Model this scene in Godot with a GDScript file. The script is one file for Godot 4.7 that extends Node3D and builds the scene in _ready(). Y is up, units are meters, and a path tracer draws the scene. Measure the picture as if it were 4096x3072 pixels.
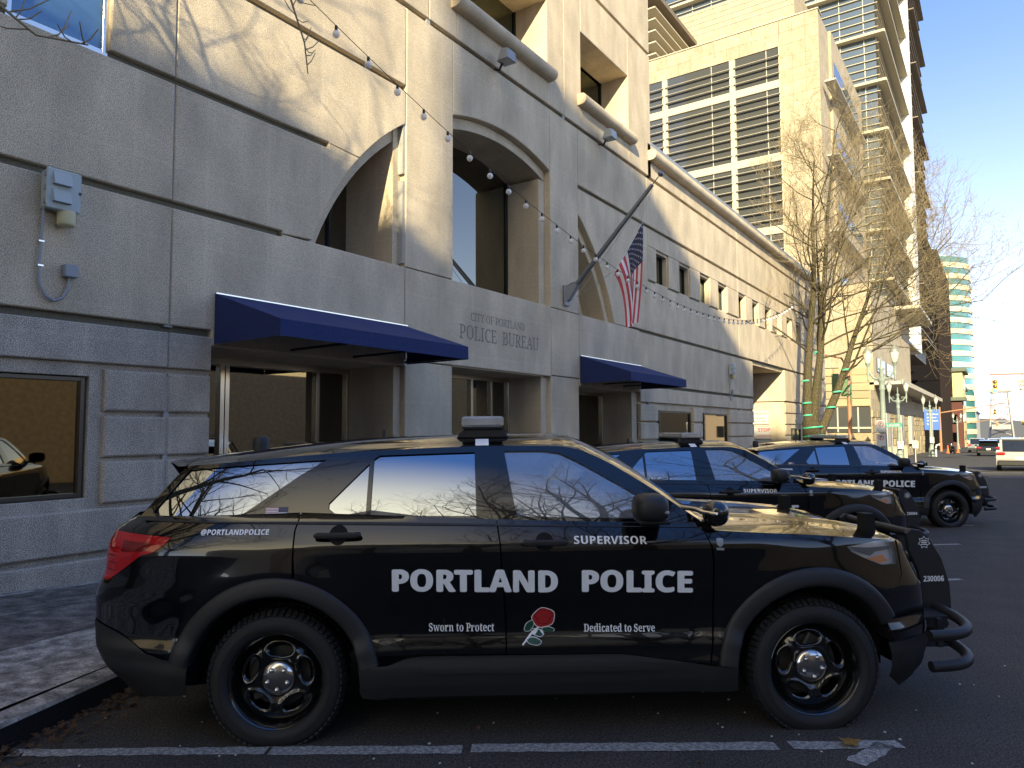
extends Node3D
# A city street in winter sun: a precast concrete police building, three black patrol SUVs parked nose-out, a bare tree, lamps and towers beyond.
# Axes: the street runs along z (away is -z), the facade is the plane x = -8, s = -z is the distance along it.

var M := {}
var taken := {}
var rng := RandomNumberGenerator.new()

class MB:
	var v := PackedVector3Array()
	var n := PackedVector3Array()
	var i := PackedInt32Array()
	var uv := PackedVector2Array()
	func tri(a: Vector3, b: Vector3, c: Vector3) -> void:
		var nn := (b - a).cross(c - a).normalized()
		var k := v.size()
		v.append_array([a, b, c])
		n.append_array([nn, nn, nn])
		i.append_array([k, k + 2, k + 1])
	func quad(a: Vector3, b: Vector3, c: Vector3, d: Vector3) -> void:
		var nn := (c - a).cross(d - b).normalized()
		var k := v.size()
		v.append_array([a, b, c, d])
		n.append_array([nn, nn, nn, nn])
		i.append_array([k, k + 2, k + 1, k, k + 3, k + 2])
	func quad_out(a: Vector3, b: Vector3, c: Vector3, d: Vector3, inside: Vector3) -> void:
		if (c - a).cross(d - b).dot((a + c) * 0.5 - inside) < 0.0:
			quad(d, c, b, a)
		else:
			quad(a, b, c, d)
	func quadn(p: Array, q: Array) -> void:
		var k := v.size()
		v.append_array(p)
		n.append_array(q)
		i.append_array([k, k + 2, k + 1, k, k + 3, k + 2])
	func box(c: Vector3, s: Vector3, x := Transform3D.IDENTITY, b := 0.0) -> void:
		var h := s * 0.5
		b = minf(b, minf(h.x, minf(h.y, h.z)) * 0.9)
		var mid := x * c
		var g := h - Vector3(b, b, b)
		for a in 3:
			var e := (a + 1) % 3
			var f := (a + 2) % 3
			for sg in [-1.0, 1.0]:
				var q := []
				for w in [[-1, -1], [1, -1], [1, 1], [-1, 1]]:
					var p := Vector3.ZERO
					p[a] = h[a] * sg
					p[e] = g[e] * w[0]
					p[f] = g[f] * w[1]
					q.append(x * (c + p))
				quad_out(q[0], q[1], q[2], q[3], mid)
				if b > 0.0:
					for s2 in [-1.0, 1.0]:
						var q2 := []
						for w in [[-1, 0], [1, 0], [1, 1], [-1, 1]]:
							var p := Vector3.ZERO
							p[f] = g[f] * w[0]
							p[a] = (h[a] if w[1] == 0 else g[a]) * sg
							p[e] = (g[e] if w[1] == 0 else h[e]) * s2
							q2.append(x * (c + p))
						quad_out(q2[0], q2[1], q2[2], q2[3], mid)
		if b > 0.0:
			for sx in [-1.0, 1.0]:
				for sy in [-1.0, 1.0]:
					for sz in [-1.0, 1.0]:
						var p0 := x * (c + Vector3(h.x * sx, g.y * sy, g.z * sz))
						var p1 := x * (c + Vector3(g.x * sx, h.y * sy, g.z * sz))
						var p2 := x * (c + Vector3(g.x * sx, g.y * sy, h.z * sz))
						if (p1 - p0).cross(p2 - p0).dot(p0 - mid) < 0.0:
							tri(p0, p2, p1)
						else:
							tri(p0, p1, p2)
	# outline (counter-clockwise seen from outside) pushed from d1 to d0 through f(point, d)
	func prism(poly: PackedVector2Array, f: Callable, d0: float, d1: float, ch := 0.0, back := false) -> void:
		var m := poly.size()
		var ins := PackedVector2Array()
		for k in m:
			var p := poly[k]
			if ch > 0.0:
				var e0 := (p - poly[(k + m - 1) % m]).normalized()
				var e1 := (poly[(k + 1) % m] - p).normalized()
				var nn := (Vector2(-e0.y, e0.x) + Vector2(-e1.y, e1.x)).normalized()
				p += nn * (ch / maxf(0.35, nn.dot(Vector2(-e0.y, e0.x))))
			ins.append(p)
		var t := Geometry2D.triangulate_polygon(ins)
		for k in range(0, t.size(), 3):
			var a: Vector2 = ins[t[k]]
			var b: Vector2 = ins[t[k + 1]]
			var c: Vector2 = ins[t[k + 2]]
			if (b - a).cross(c - a) < 0.0:
				var w := b
				b = c
				c = w
			tri(f.call(a, d0), f.call(b, d0), f.call(c, d0))
			if back:
				tri(f.call(a, d1), f.call(c, d1), f.call(b, d1))
		for k in m:
			var a := poly[k]
			var b := poly[(k + 1) % m]
			var ia := ins[k]
			var ib := ins[(k + 1) % m]
			if ch > 0.0:
				quad(f.call(ia, d0), f.call(a, d0 - ch), f.call(b, d0 - ch), f.call(ib, d0))
			quad(f.call(a, d0 - ch), f.call(a, d1), f.call(b, d1), f.call(b, d0 - ch))
	func lathe(prof: PackedVector2Array, seg: int, x := Transform3D.IDENTITY, sharp := false, a0 := 0.0, a1 := TAU) -> void:
		for j in prof.size() - 1:
			var p := prof[j]
			var q := prof[j + 1]
			var d := (q - p).normalized()
			var n0 := Vector2(d.y, -d.x)
			var np := n0
			var nq := n0
			if not sharp:
				if j > 0:
					var d2 := (p - prof[j - 1]).normalized()
					if d2.dot(d) > 0.5:
						np = (n0 + Vector2(d2.y, -d2.x)).normalized()
				if j < prof.size() - 2:
					var d3 := (prof[j + 2] - q).normalized()
					if d3.dot(d) > 0.5:
						nq = (n0 + Vector2(d3.y, -d3.x)).normalized()
			for k in seg:
				var u := a0 + (a1 - a0) * k / seg
				var w := a0 + (a1 - a0) * (k + 1) / seg
				var cu := Vector3(cos(u), 0, sin(u))
				var cw := Vector3(cos(w), 0, sin(w))
				var pts := [x * (cu * p.x + Vector3.UP * p.y), x * (cu * q.x + Vector3.UP * q.y), x * (cw * q.x + Vector3.UP * q.y), x * (cw * p.x + Vector3.UP * p.y)]
				var nor := [(x.basis * (cu * np.x + Vector3.UP * np.y)).normalized(), (x.basis * (cu * nq.x + Vector3.UP * nq.y)).normalized(), (x.basis * (cw * nq.x + Vector3.UP * nq.y)).normalized(), (x.basis * (cw * np.x + Vector3.UP * np.y)).normalized()]
				quadn([pts[0], pts[1], pts[2], pts[3]], [nor[0], nor[1], nor[2], nor[3]])
	func tube(pts: PackedVector3Array, rad: PackedFloat32Array, sides := 6, caps := true) -> void:
		var m := pts.size()
		var d0 := (pts[1] - pts[0]).normalized()
		var up := Vector3.UP if absf(d0.y) < 0.9 else Vector3.RIGHT
		var e := d0.cross(up).normalized()
		var base := v.size()
		for k in m:
			var d := (pts[mini(k + 1, m - 1)] - pts[maxi(k - 1, 0)]).normalized()
			e = (e - d * e.dot(d)).normalized()
			var f := d.cross(e)
			for j in sides:
				var a := TAU * j / sides
				var w := e * cos(a) + f * sin(a)
				v.append(pts[k] + w * rad[k])
				n.append(w)
		for k in m - 1:
			for j in sides:
				var a := base + k * sides + j
				var b := base + k * sides + (j + 1) % sides
				i.append_array([a, a + sides, b, b, a + sides, b + sides])
		if caps:
			for k in [0, m - 1]:
				for j in range(1, sides - 1):
					var o: int = base + k * sides
					tri(v[o], v[o + (j if k else j + 1)], v[o + (j + 1 if k else j)])
	# a flat outline cut into cells and laid on the surface f(u, v); flip turns it over
	func patch(poly: PackedVector2Array, step: Vector2, f: Callable, flip := false, holes := []) -> void:
		var lo := poly[0]
		var hi := poly[0]
		for p in poly:
			lo = lo.min(p)
			hi = hi.max(p)
		var e := 0.004
		for iu in range(floori(lo.x / step.x), ceili(hi.x / step.x)):
			for iv in range(floori(lo.y / step.y), ceili(hi.y / step.y)):
				var c0 := Vector2(iu * step.x, iv * step.y)
				var cell := PackedVector2Array([c0, c0 + Vector2(step.x, 0), c0 + step, c0 + Vector2(0, step.y)])
				var pieces := Geometry2D.intersect_polygons(poly, cell)
				for h in holes:
					var next: Array[PackedVector2Array] = []
					for q in pieces:
						next.append_array(Geometry2D.clip_polygons(q, h))
					pieces = next
				for piece in pieces:
					if piece.size() < 3 or Geometry2D.is_polygon_clockwise(piece):
						continue
					var t := Geometry2D.triangulate_polygon(piece)
					var k0 := v.size()
					for p in piece:
						var o: Vector3 = f.call(p)
						var du: Vector3 = f.call(p + Vector2(e, 0)) - f.call(p - Vector2(e, 0))
						var dv: Vector3 = f.call(p + Vector2(0, e)) - f.call(p - Vector2(0, e))
						var nn := du.cross(dv).normalized()
						v.append(o)
						n.append(-nn if flip else nn)
					for k in range(0, t.size(), 3):
						var a: Vector2 = piece[t[k]]
						var b: Vector2 = piece[t[k + 1]]
						var c: Vector2 = piece[t[k + 2]]
						var ccw := (b - a).cross(c - a) > 0.0
						if ccw != flip:
							i.append_array([k0 + t[k], k0 + t[k + 2], k0 + t[k + 1]])
						else:
							i.append_array([k0 + t[k], k0 + t[k + 1], k0 + t[k + 2]])
	# rows of points joined into one smooth skin, normals turned away from inside
	func skin(rows: Array, inside: Vector3) -> void:
		var nr := rows.size()
		var nc: int = rows[0].size()
		var base := v.size()
		var flip := 0.0
		for a in nr:
			for b in nc:
				var du: Vector3 = rows[mini(a + 1, nr - 1)][b] - rows[maxi(a - 1, 0)][b]
				var dv: Vector3 = rows[a][mini(b + 1, nc - 1)] - rows[a][maxi(b - 1, 0)]
				var nn := du.cross(dv).normalized()
				flip += nn.dot(rows[a][b] - inside)
				v.append(rows[a][b])
				n.append(nn)
		if flip < 0.0:
			for k in nr * nc:
				n[base + k] = -n[base + k]
		for a in nr - 1:
			for b in nc - 1:
				var o := base + a * nc + b
				if flip > 0.0:
					i.append_array([o, o + nc + 1, o + nc, o, o + 1, o + nc + 1])
				else:
					i.append_array([o, o + nc, o + nc + 1, o, o + nc + 1, o + 1])
	func mesh() -> ArrayMesh:
		var a := []
		a.resize(Mesh.ARRAY_MAX)
		a[Mesh.ARRAY_VERTEX] = v
		a[Mesh.ARRAY_NORMAL] = n
		a[Mesh.ARRAY_INDEX] = i
		if uv.size() == v.size() and uv.size() > 0:
			a[Mesh.ARRAY_TEX_UV] = uv
		var m := ArrayMesh.new()
		m.add_surface_from_arrays(Mesh.PRIMITIVE_TRIANGLES, a)
		return m

func numbered(called: String) -> String:
	taken[called] = taken.get(called, -1) + 1
	return called if taken[called] == 0 else "%s_%03d" % [called, taken[called]]

func thing(called: String, label: String, category: String, at := Vector3.ZERO, turn := 0.0, group := "") -> Node3D:
	var o := Node3D.new()
	o.name = numbered(called)
	add_child(o)
	o.position = at
	o.rotation.y = turn
	tag(o, label, category, group)
	return o

func tag(o: Node3D, label: String, category: String, group := "") -> void:
	o.set_meta("label", label)
	o.set_meta("category", category)
	if group:
		o.set_meta("group", group)

func part(parent: Node3D, called: String, mesh: Mesh, mat: Material, x := Transform3D.IDENTITY) -> MeshInstance3D:
	var o := MeshInstance3D.new()
	o.name = called if parent != self else numbered(called)
	o.mesh = mesh
	o.material_override = mat
	o.transform = x
	parent.add_child(o, true)
	return o

func pmb(parent: Node3D, called: String, mb: MB, mat: Material) -> MeshInstance3D:
	return part(parent, called, mb.mesh(), mat)

func single(called: String, label: String, category: String, mb: MB, mat: Material, at := Vector3.ZERO, group := "") -> MeshInstance3D:
	var o := part(self, called, mb.mesh(), mat, Transform3D(Basis(), at))
	tag(o, label, category, group)
	return o

func setting(called: String, mb: MB, mat: Material) -> MeshInstance3D:
	var o := part(self, called, mb.mesh(), mat)
	o.set_meta("kind", "structure")
	return o

func bx(parent: Node3D, called: String, c: Vector3, s: Vector3, mat: Material, bev := 0.0, x := Transform3D.IDENTITY) -> MeshInstance3D:
	var m := MB.new()
	m.box(c, s, x, bev)
	return pmb(parent, called, m, mat)

func copy(o: Node3D, at: Vector3, turn: float, label: String) -> Node3D:
	var c: Node3D = o.duplicate()
	c.name = numbered(String(o.name).split("_0")[0])
	add_child(c)
	c.position = at
	c.rotation.y = turn
	c.set_meta("label", label)
	return c

func lin(r: float, g: float, b: float) -> Color:
	return Color(r, g, b).linear_to_srgb()

func mat(c: Color, rough := 0.8, metal := 0.0, spec := 0.5) -> StandardMaterial3D:
	var m := StandardMaterial3D.new()
	m.albedo_color = c
	m.roughness = rough
	m.metallic = metal
	m.metallic_specular = spec
	return m

func noise(sd: int, f: float, type := FastNoiseLite.TYPE_SIMPLEX_SMOOTH, oct := 3) -> FastNoiseLite:
	var k := FastNoiseLite.new()
	k.seed = sd
	k.frequency = f
	k.noise_type = type
	k.fractal_octaves = oct
	return k

func field(sd: int, f: float, w := 512, oct := 3, type := FastNoiseLite.TYPE_SIMPLEX_SMOOTH) -> PackedByteArray:
	var im := noise(sd, f, type, oct).get_seamless_image(w, w)
	im.convert(Image.FORMAT_L8)
	return im.get_data()

# a grey tile: every layer is [bytes, weight], specks are [bytes, threshold, factor]
func tile(layers: Array, specks: Array, w := 512, mean := 1.0) -> ImageTexture:
	var out := PackedByteArray()
	out.resize(w * w * 3)
	for k in w * w:
		var a := mean
		for l in layers:
			a += (l[0][k] / 255.0 - 0.5) * l[1]
		for s in specks:
			if s[0][k] > s[1]:
				a *= s[2]
		var b := clampi(int(a * 255.0), 0, 255)
		out[k * 3] = b
		out[k * 3 + 1] = b
		out[k * 3 + 2] = b
	return ImageTexture.create_from_image(Image.create_from_data(w, w, false, Image.FORMAT_RGB8, out))

func textured(c: Color, t: Texture2D, size: float, rough := 0.9, bump: Texture2D = null, relief := 0.2) -> StandardMaterial3D:
	var m := mat(c, rough)
	m.albedo_texture = t
	m.uv1_triplanar = true
	m.uv1_world_triplanar = true
	m.uv1_scale = Vector3.ONE / size
	m.uv1_triplanar_sharpness = 4.0
	if bump:
		m.heightmap_enabled = true
		m.heightmap_texture = bump
		m.heightmap_scale = relief
	return m

func stained(m: StandardMaterial3D, t: Texture2D, size: Vector3) -> StandardMaterial3D:
	m.detail_enabled = true
	m.detail_albedo = t
	m.detail_blend_mode = BaseMaterial3D.BLEND_MODE_MUL
	m.detail_uv_layer = BaseMaterial3D.DETAIL_UV_2
	m.uv2_triplanar = true
	m.uv2_world_triplanar = true
	m.uv2_scale = Vector3(1.0 / size.x, 1.0 / size.y, 1.0 / size.z)
	return m

func pane(c: Color, alpha: float) -> StandardMaterial3D:
	var m := mat(Color(c, alpha), 0.0)
	m.transparency = BaseMaterial3D.TRANSPARENCY_ALPHA
	return m

func rect(a: float, b: float, c: float, d: float) -> PackedVector2Array:
	return PackedVector2Array([Vector2(a, c), Vector2(b, c), Vector2(b, d), Vector2(a, d)])

func pv(a: Array) -> PackedVector2Array:
	var o := PackedVector2Array()
	for k in range(0, a.size(), 2):
		o.append(Vector2(a[k], a[k + 1]))
	return o

# lettering: the outlines of a font laid on f(point); returns a builder
func letters(text: String, height: float, f: Callable, font: Font, stretch := 1.0, size := 64) -> MB:
	var t := TextMesh.new()
	t.font = font
	t.font_size = size
	t.pixel_size = 0.01
	t.depth = 0.0
	t.curve_step = 0.6
	t.text = text
	t.horizontal_alignment = HORIZONTAL_ALIGNMENT_LEFT
	var a := t.get_mesh_arrays()
	var pts: PackedVector3Array = a[Mesh.ARRAY_VERTEX]
	var idx: PackedInt32Array = a[Mesh.ARRAY_INDEX]
	var lo := pts[0]
	var hi := pts[0]
	for p in pts:
		lo = lo.min(p)
		hi = hi.max(p)
	var k := height / (hi.y - lo.y)
	var m := MB.new()
	for j in range(0, idx.size(), 3):
		var q := []
		for w in 3:
			var p := pts[idx[j + w]]
			q.append(Vector2((p.x - lo.x) * k * stretch, (p.y - lo.y) * k))
		if (q[1] - q[0]).cross(q[2] - q[0]) < 0.0:
			q = [q[0], q[2], q[1]]
		m.tri(f.call(q[0]), f.call(q[1]), f.call(q[2]))
	return m

func sysfont(called: String, weight := 400, italic := false) -> Font:
	var s := SystemFont.new()
	s.font_names = PackedStringArray([called])
	s.font_weight = weight
	s.font_italic = italic
	return s

func _ready() -> void:
	rng.seed = 7
	camera_and_light()
	materials()
	ground()
	justice_building()
	across_the_street()
	courthouse()
	patrol_cars()
	on_facade()
	trees()
	street_lamps()
	signs()
	traffic()
	on_the_ground()
	print("built")

func camera_and_light() -> void:
	var cam := Camera3D.new()
	cam.name = "camera"
	cam.position = Vector3(0, 1.75, 0)
	cam.rotation_degrees = Vector3(3.66, 34.41, -0.25)
	cam.fov = 56.82
	cam.near = 0.05
	cam.far = 3000.0
	add_child(cam)
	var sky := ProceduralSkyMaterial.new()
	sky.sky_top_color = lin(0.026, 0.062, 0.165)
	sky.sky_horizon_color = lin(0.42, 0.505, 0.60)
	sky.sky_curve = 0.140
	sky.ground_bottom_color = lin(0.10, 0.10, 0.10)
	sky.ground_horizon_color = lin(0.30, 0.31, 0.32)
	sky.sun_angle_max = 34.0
	sky.sun_curve = 1.1  # glow round the sun, behind the view, widened as added fill for the shaded facade
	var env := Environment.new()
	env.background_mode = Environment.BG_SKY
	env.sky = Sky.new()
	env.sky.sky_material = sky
	env.background_energy_multiplier = 1.0
	env.tonemap_mode = Environment.TONE_MAPPER_LINEAR
	env.tonemap_exposure = 5.9
	env.sdfgi_enabled = true
	env.ssao_enabled = true
	env.ssil_enabled = true
	var we := WorldEnvironment.new()
	we.environment = env
	add_child(we)
	var sun := DirectionalLight3D.new()
	sun.name = "sun"
	sun.light_energy = 0.60
	sun.light_color = lin(1.0, 0.87, 0.56)
	sun.light_angular_distance = 0.5
	sun.shadow_enabled = true
	add_child(sun)
	sun.look_at_from_position(Vector3.ZERO, Vector3(-1.0, -1.08, -2.4))

func materials() -> void:
	var fine := field(1, 0.11, 512, 2)
	var mid := field(2, 0.02, 512, 3)
	var grit := field(3, 0.16, 512, 1)
	var grit2 := field(4, 0.10, 512, 1)
	var agg := tile([[fine, 0.42], [grit2, 0.16], [mid, 0.06]], [[grit, 182, 0.74]], 512, 0.93)
	var agg2 := tile([[fine, 0.60], [grit2, 0.25], [mid, 0.06]], [[grit, 172, 0.62]], 512, 0.88)
	var smooth := tile([[fine, 0.10], [mid, 0.16]], [], 512, 0.90)
	var cloud := field(8, 0.012, 512, 4)
	var stain := tile([[cloud, 0.16], [mid, 0.04]], [], 512, 0.93)
	M.agg_t = agg
	M.smooth_t = smooth
	M.stain_t = stain
	for k in 3:
		M["concrete%d" % k] = stained(textured(lin(0.85, 0.70, 0.495) * [1.0, 0.98, 1.015][k], agg, 0.9, 0.95, agg, 0.25), stain, Vector3(5.0, 11.0, 5.0))
	M.granite = stained(textured(lin(0.80, 0.69, 0.555), agg2, 0.8, 0.9, agg2, 0.3), stain, Vector3(3, 6, 3))
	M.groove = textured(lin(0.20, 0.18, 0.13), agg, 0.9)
	M.sealant = mat(lin(0.36, 0.35, 0.33), 0.8)
	M.glass_dark = mat(lin(0.24, 0.235, 0.21), 0.02, 1.0)
	M.glass_green = mat(lin(0.20, 0.24, 0.20), 0.03, 1.0)
	M.glass_blue = mat(lin(0.10, 0.20, 0.32), 0.03, 0.35, 0.8)
	M.bronze = mat(lin(0.10, 0.085, 0.065), 0.35, 0.7)
	M.steel = mat(lin(0.75, 0.72, 0.66), 0.18, 1.0)
	M.black_metal = mat(lin(0.012, 0.012, 0.013), 0.4)
	M.awning = textured(lin(0.014, 0.030, 0.135), smooth, 0.5, 0.85)
	M.box_grey = mat(lin(0.42, 0.46, 0.45), 0.55)
	M.conduit = mat(lin(0.28, 0.29, 0.32), 0.5)
	M.cream = mat(lin(0.62, 0.55, 0.33), 0.5)
	var peb := field(16, 0.045, 512, 2)
	var as1 := tile([[fine, 0.6], [peb, 0.6], [mid, 0.12]], [[grit, 170, 0.6], [grit2, 205, 2.2]], 512, 0.60)
	M.asphalt = stained(textured(lin(0.19, 0.17, 0.148), as1, 0.45, 0.92, fine_bump(fine), 0.5), stain, Vector3(5, 5, 5))
	var worn := tile([[mid, 0.5], [fine, 0.25]], [[grit, 165, 0.55], [grit2, 175, 0.6]], 512, 0.80)
	M.road_paint = textured(lin(0.66, 0.66, 0.64), worn, 0.35, 0.8)
	var patch := field(12, 0.02, 512, 5)
	var streak := field(14, 0.03, 512, 4)
	var walk := tile([[patch, 0.45], [streak, 0.25], [fine, 0.14]], [[grit, 185, 0.75]], 512, 0.66)
	M.walk = textured(lin(0.36, 0.315, 0.275), walk, 2.6, 0.9, fine_bump(fine), 0.2)
	M.walk_pale = textured(lin(0.78, 0.72, 0.64), walk, 1.9, 0.9, fine_bump(fine), 0.2)
	M.pole_grey = mat(lin(0.22, 0.23, 0.25), 0.35, 0.6)
	M.rope = mat(lin(0.45, 0.44, 0.42), 0.9)
	M.cloth_red = cloth(lin(0.52, 0.055, 0.07))
	M.cloth_white = cloth(lin(0.72, 0.72, 0.74))
	M.cloth_blue = cloth(lin(0.018, 0.022, 0.065))
	M.bulb = pane(lin(0.9, 0.88, 0.84), 0.62)
	M.lamp_paint = textured(lin(0.30, 0.36, 0.32), smooth, 0.6, 0.6)
	M.globe = pane(lin(0.80, 0.76, 0.66), 0.72)
	M.globe_cap = mat(lin(0.30, 0.30, 0.24), 0.4, 0.4)
	M.sign_white = mat(lin(0.55, 0.55, 0.53), 0.5)
	M.sign_black = mat(lin(0.02, 0.02, 0.02), 0.5)
	M.sign_red = mat(lin(0.50, 0.03, 0.03), 0.5)
	M.sign_green = mat(lin(0.03, 0.30, 0.20), 0.5)
	M.sign_blue = mat(lin(0.02, 0.10, 0.42), 0.5)
	M.brown_paint = mat(lin(0.34, 0.17, 0.09), 0.55)
	M.signal_green = mat(lin(0.12, 0.19, 0.09), 0.5)
	M.signal_yellow = mat(lin(0.42, 0.34, 0.05), 0.5)
	M.lens_off = mat(lin(0.10, 0.04, 0.03), 0.2)
	M.light_green = glow(lin(0.05, 0.9, 0.6), 1.2)
	M.light_red = glow(lin(1.0, 0.06, 0.03), 1.2)
	M.tail_lit = mat(lin(0.45, 0.02, 0.02), 0.2)
	M.bollard = textured(lin(0.58, 0.50, 0.36), agg, 1.0)
	M.orange = mat(lin(0.75, 0.13, 0.03), 0.6)
	M.car_glass = mat(lin(0.010, 0.012, 0.013), 0.03, 0.0, 0.8)
	M.leaf_gold = mat(lin(0.42, 0.25, 0.06), 0.8)
	M.leaf_brown = mat(lin(0.15, 0.085, 0.045), 0.9)
	M.letter_cut = mat(lin(0.20, 0.18, 0.15), 0.95)
	M.lead = mat(lin(0.22, 0.25, 0.29), 0.5)
	M.glass_bronze = mat(lin(0.34, 0.27, 0.16), 0.02, 1.0)
	M.opposite = textured(lin(0.66, 0.56, 0.40), smooth, 3.0)
	M.kerb_black = textured(lin(0.018, 0.018, 0.018), as1, 0.4, 0.85, as1, 1.2)

func fine_bump(b: PackedByteArray) -> ImageTexture:
	if not M.has("fb"):
		M.fb = ImageTexture.create_from_image(Image.create_from_data(512, 512, false, Image.FORMAT_L8, b))
	return M.fb

const GP := [[120.0, 2.9], [0.0, 0.10], [-3.3, 0.02], [-5.12, -0.034], [-9.4, -0.122], [-16.0, -0.235], [-46.0, -0.54], [-82.0, -0.97], [-140.0, -1.75], [-400.0, -5.5], [-900.0, -9.0]]
func gz(z: float) -> float:
	for k in GP.size() - 1:
		if z >= GP[k + 1][0]:
			return lerpf(GP[k + 1][1], GP[k][1], (z - GP[k + 1][0]) / (GP[k][0] - GP[k + 1][0]))
	return -9.0

func road_y(x: float, z: float) -> float:
	return gz(z) + (0.03 * (x + 3.3) if x < 3.5 else 0.204 - 0.03 * (x - 3.5))

# the kerb line on the near side: where the roadway ends, as x for a given z
const KERB := [[40.0, -3.4], [0.5, -3.9], [-1.7, -4.52], [-2.6, -4.97], [-3.6, -5.3], [-5.0, -5.42], [-26.0, -5.42], [-29.0, -4.6], [-31.0, -3.1], [-41.0, -3.1], [-43.5, -4.4], [-44.5, -7.0]]
func kerb_x(z: float) -> float:
	for k in KERB.size() - 1:
		if z >= KERB[k + 1][0]:
			return lerpf(KERB[k + 1][1], KERB[k][1], (z - KERB[k + 1][0]) / (KERB[k][0] - KERB[k + 1][0]))
	return -7.0

func walk_y(x: float, z: float) -> float:
	var kx := kerb_x(z)
	return road_y(kx, z) + 0.155 + 0.022 * (kx - x)

func sheet(mb: MB, xs: Array, zs: Array, f: Callable) -> void:
	for a in xs.size() - 1:
		for b in zs.size() - 1:
			var p := []
			for w in [[a, b], [a, b + 1], [a + 1, b + 1], [a + 1, b]]:
				p.append(Vector3(xs[w[0]], f.call(xs[w[0]], zs[w[1]]), zs[w[1]]))
			mb.quad_out(p[0], p[1], p[2], p[3], p[0] - Vector3(0, 100, 0))

func span(a: float, b: float, n: int) -> Array:
	var o := []
	for k in n + 1:
		o.append(lerpf(a, b, float(k) / n))
	return o

func ground() -> void:
	var m := MB.new()
	sheet(m, [-900.0, -200.0, -60.0, -9.0, 14.0, 60.0, 900.0], [150.0, 0.0, -17.0, -43.0, -62.0, -140.0, -400.0, -900.0], func(x, z): return gz(z) - 0.7)
	setting("ground", m, M.walk)
	m = MB.new()
	var zs := span(60.0, 6.0, 12) + span(5.0, -24.0, 58) + span(-26.0, -60.0, 17) + span(-66.0, -420.0, 40)
	sheet(m, span(-8.0, 16.0, 24), zs, func(x, z): return road_y(x, z))
	sheet(m, span(-150.0, -8.0, 8) , span(-45.0, -61.0, 6), func(x, z): return road_y(-8.0, z) + (x + 8.0) * 0.012)
	setting("road", m, M.asphalt)
	# near pavement: slab rows with scored joints, a pale band, kerb
	var walk := MB.new()
	var zz := [8.0, 5.0, 2.0, 0.0, -1.0, -1.7, -2.15, -2.6, -3.1, -3.6, -4.3, -5.0]
	zz += span(-6.5, -26.0, 13) + [-27.0, -28.0, -29.0, -29.7, -30.3, -31.0, -34.0, -38.0, -41.0, -42.5, -43.5, -44.5]
	var pav := thing("pavement", "scored concrete pavement in front of the police building", "pavement")
	pav.set_meta("kind", "structure")
	var rows := [[1.0, 0.55, M.walk], [0.55, 0.28, M.walk], [0.28, 0.02, M.walk_pale]]
	for q in zz.size() - 1:
		var z0: float = zz[q]
		var z1: float = zz[q + 1]
		var k0 := kerb_x(z0)
		var k1 := kerb_x(z1)
		var kk := MB.new()
		# kerb stone
		var a0 := Vector3(k0 - 0.16, walk_y(k0, z0), z0)
		var a1 := Vector3(k1 - 0.16, walk_y(k1, z1), z1)
		var b0 := Vector3(k0 - 0.02, walk_y(k0, z0) - 0.008, z0)
		var b1 := Vector3(k1 - 0.02, walk_y(k1, z1) - 0.008, z1)
		var c0 := Vector3(k0, walk_y(k0, z0) - 0.03, z0)
		var c1 := Vector3(k1, walk_y(k1, z1) - 0.03, z1)
		var d0 := Vector3(k0 + 0.02, road_y(k0, z0) - 0.05, z0)
		var d1 := Vector3(k1 + 0.02, road_y(k1, z1) - 0.05, z1)
		kk.quad(a0, b0, b1, a1)
		kk.quad(b0, c0, c1, b1)
		pmb(pav, "kerb_top", kk, M.walk_pale)
		var kf := MB.new()
		kf.quad(c0, d0, d1, c1)
		pmb(pav, "kerb_face", kf, M.kerb_black)
	# flags between the kerb and the wall
	var zf := [8.0, 5.6, 3.2, 0.8, -1.6, -4.0, -6.4]
	for q in 16:
		zf.append(-8.8 - 2.4 * q)
	for q in zf.size() - 1:
		var cuts := [0.0, 0.33, 0.66, 0.945, 1.0]
		for c in 4:
			var f := MB.new()
			var g := 0.006
			var sub := span(zf[q] - g, zf[q + 1] + g, 4)
			for w in 4:
				var p := []
				for e in [[cuts[c], sub[w], 1.0], [cuts[c + 1], sub[w], -1.0], [cuts[c + 1], sub[w + 1], -1.0], [cuts[c], sub[w + 1], 1.0]]:
					var kx: float = kerb_x(e[1]) - 0.175
					var x: float = lerpf(kx, -8.02, e[0]) - g * e[2]
					p.append(Vector3(x, walk_y(x, e[1]), e[1]))
				f.quad_out(p[0], p[1], p[2], p[3], p[0] - Vector3(0, 9, 0))
			pmb(pav, "slab", f, M.walk_pale if c == 0 or c == 3 else M.walk)
	var bed := MB.new()
	sheet(bed, [0.0, 0.5, 1.0], zz, func(x, z): return 0.0)
	for k in bed.v.size():
		var p := bed.v[k]
		var x := lerpf(kerb_x(p.z) - 0.03, -8.3, p.x)
		bed.v[k] = Vector3(x, walk_y(x, p.z) - 0.012, p.z)
	pmb(pav, "joint_bed", bed, M.groove)

func cloth(c: Color) -> StandardMaterial3D:
	var m := mat(c, 0.9)
	m.backlight_enabled = true
	m.backlight = Color(0.3, 0.3, 0.3)
	m.rim_enabled = true
	m.rim = 0.3
	return m

func glow(c: Color, e: float) -> StandardMaterial3D:
	var m := mat(c, 0.3)
	m.emission_enabled = true
	m.emission = c
	m.emission_energy_multiplier = e
	return m

# ---------------------------------------------------------------- the police building
const AC := Vector2(11.48, 2.55)
const AR := 5.21
func fac(p: Vector2, d: float) -> Vector3:
	return Vector3(-8.0 + d, p.y, -p.x)

func arc_y(s: float, r := AR) -> float:
	return AC.y + sqrt(maxf(0.0, r * r - (s - AC.x) * (s - AC.x)))

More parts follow.
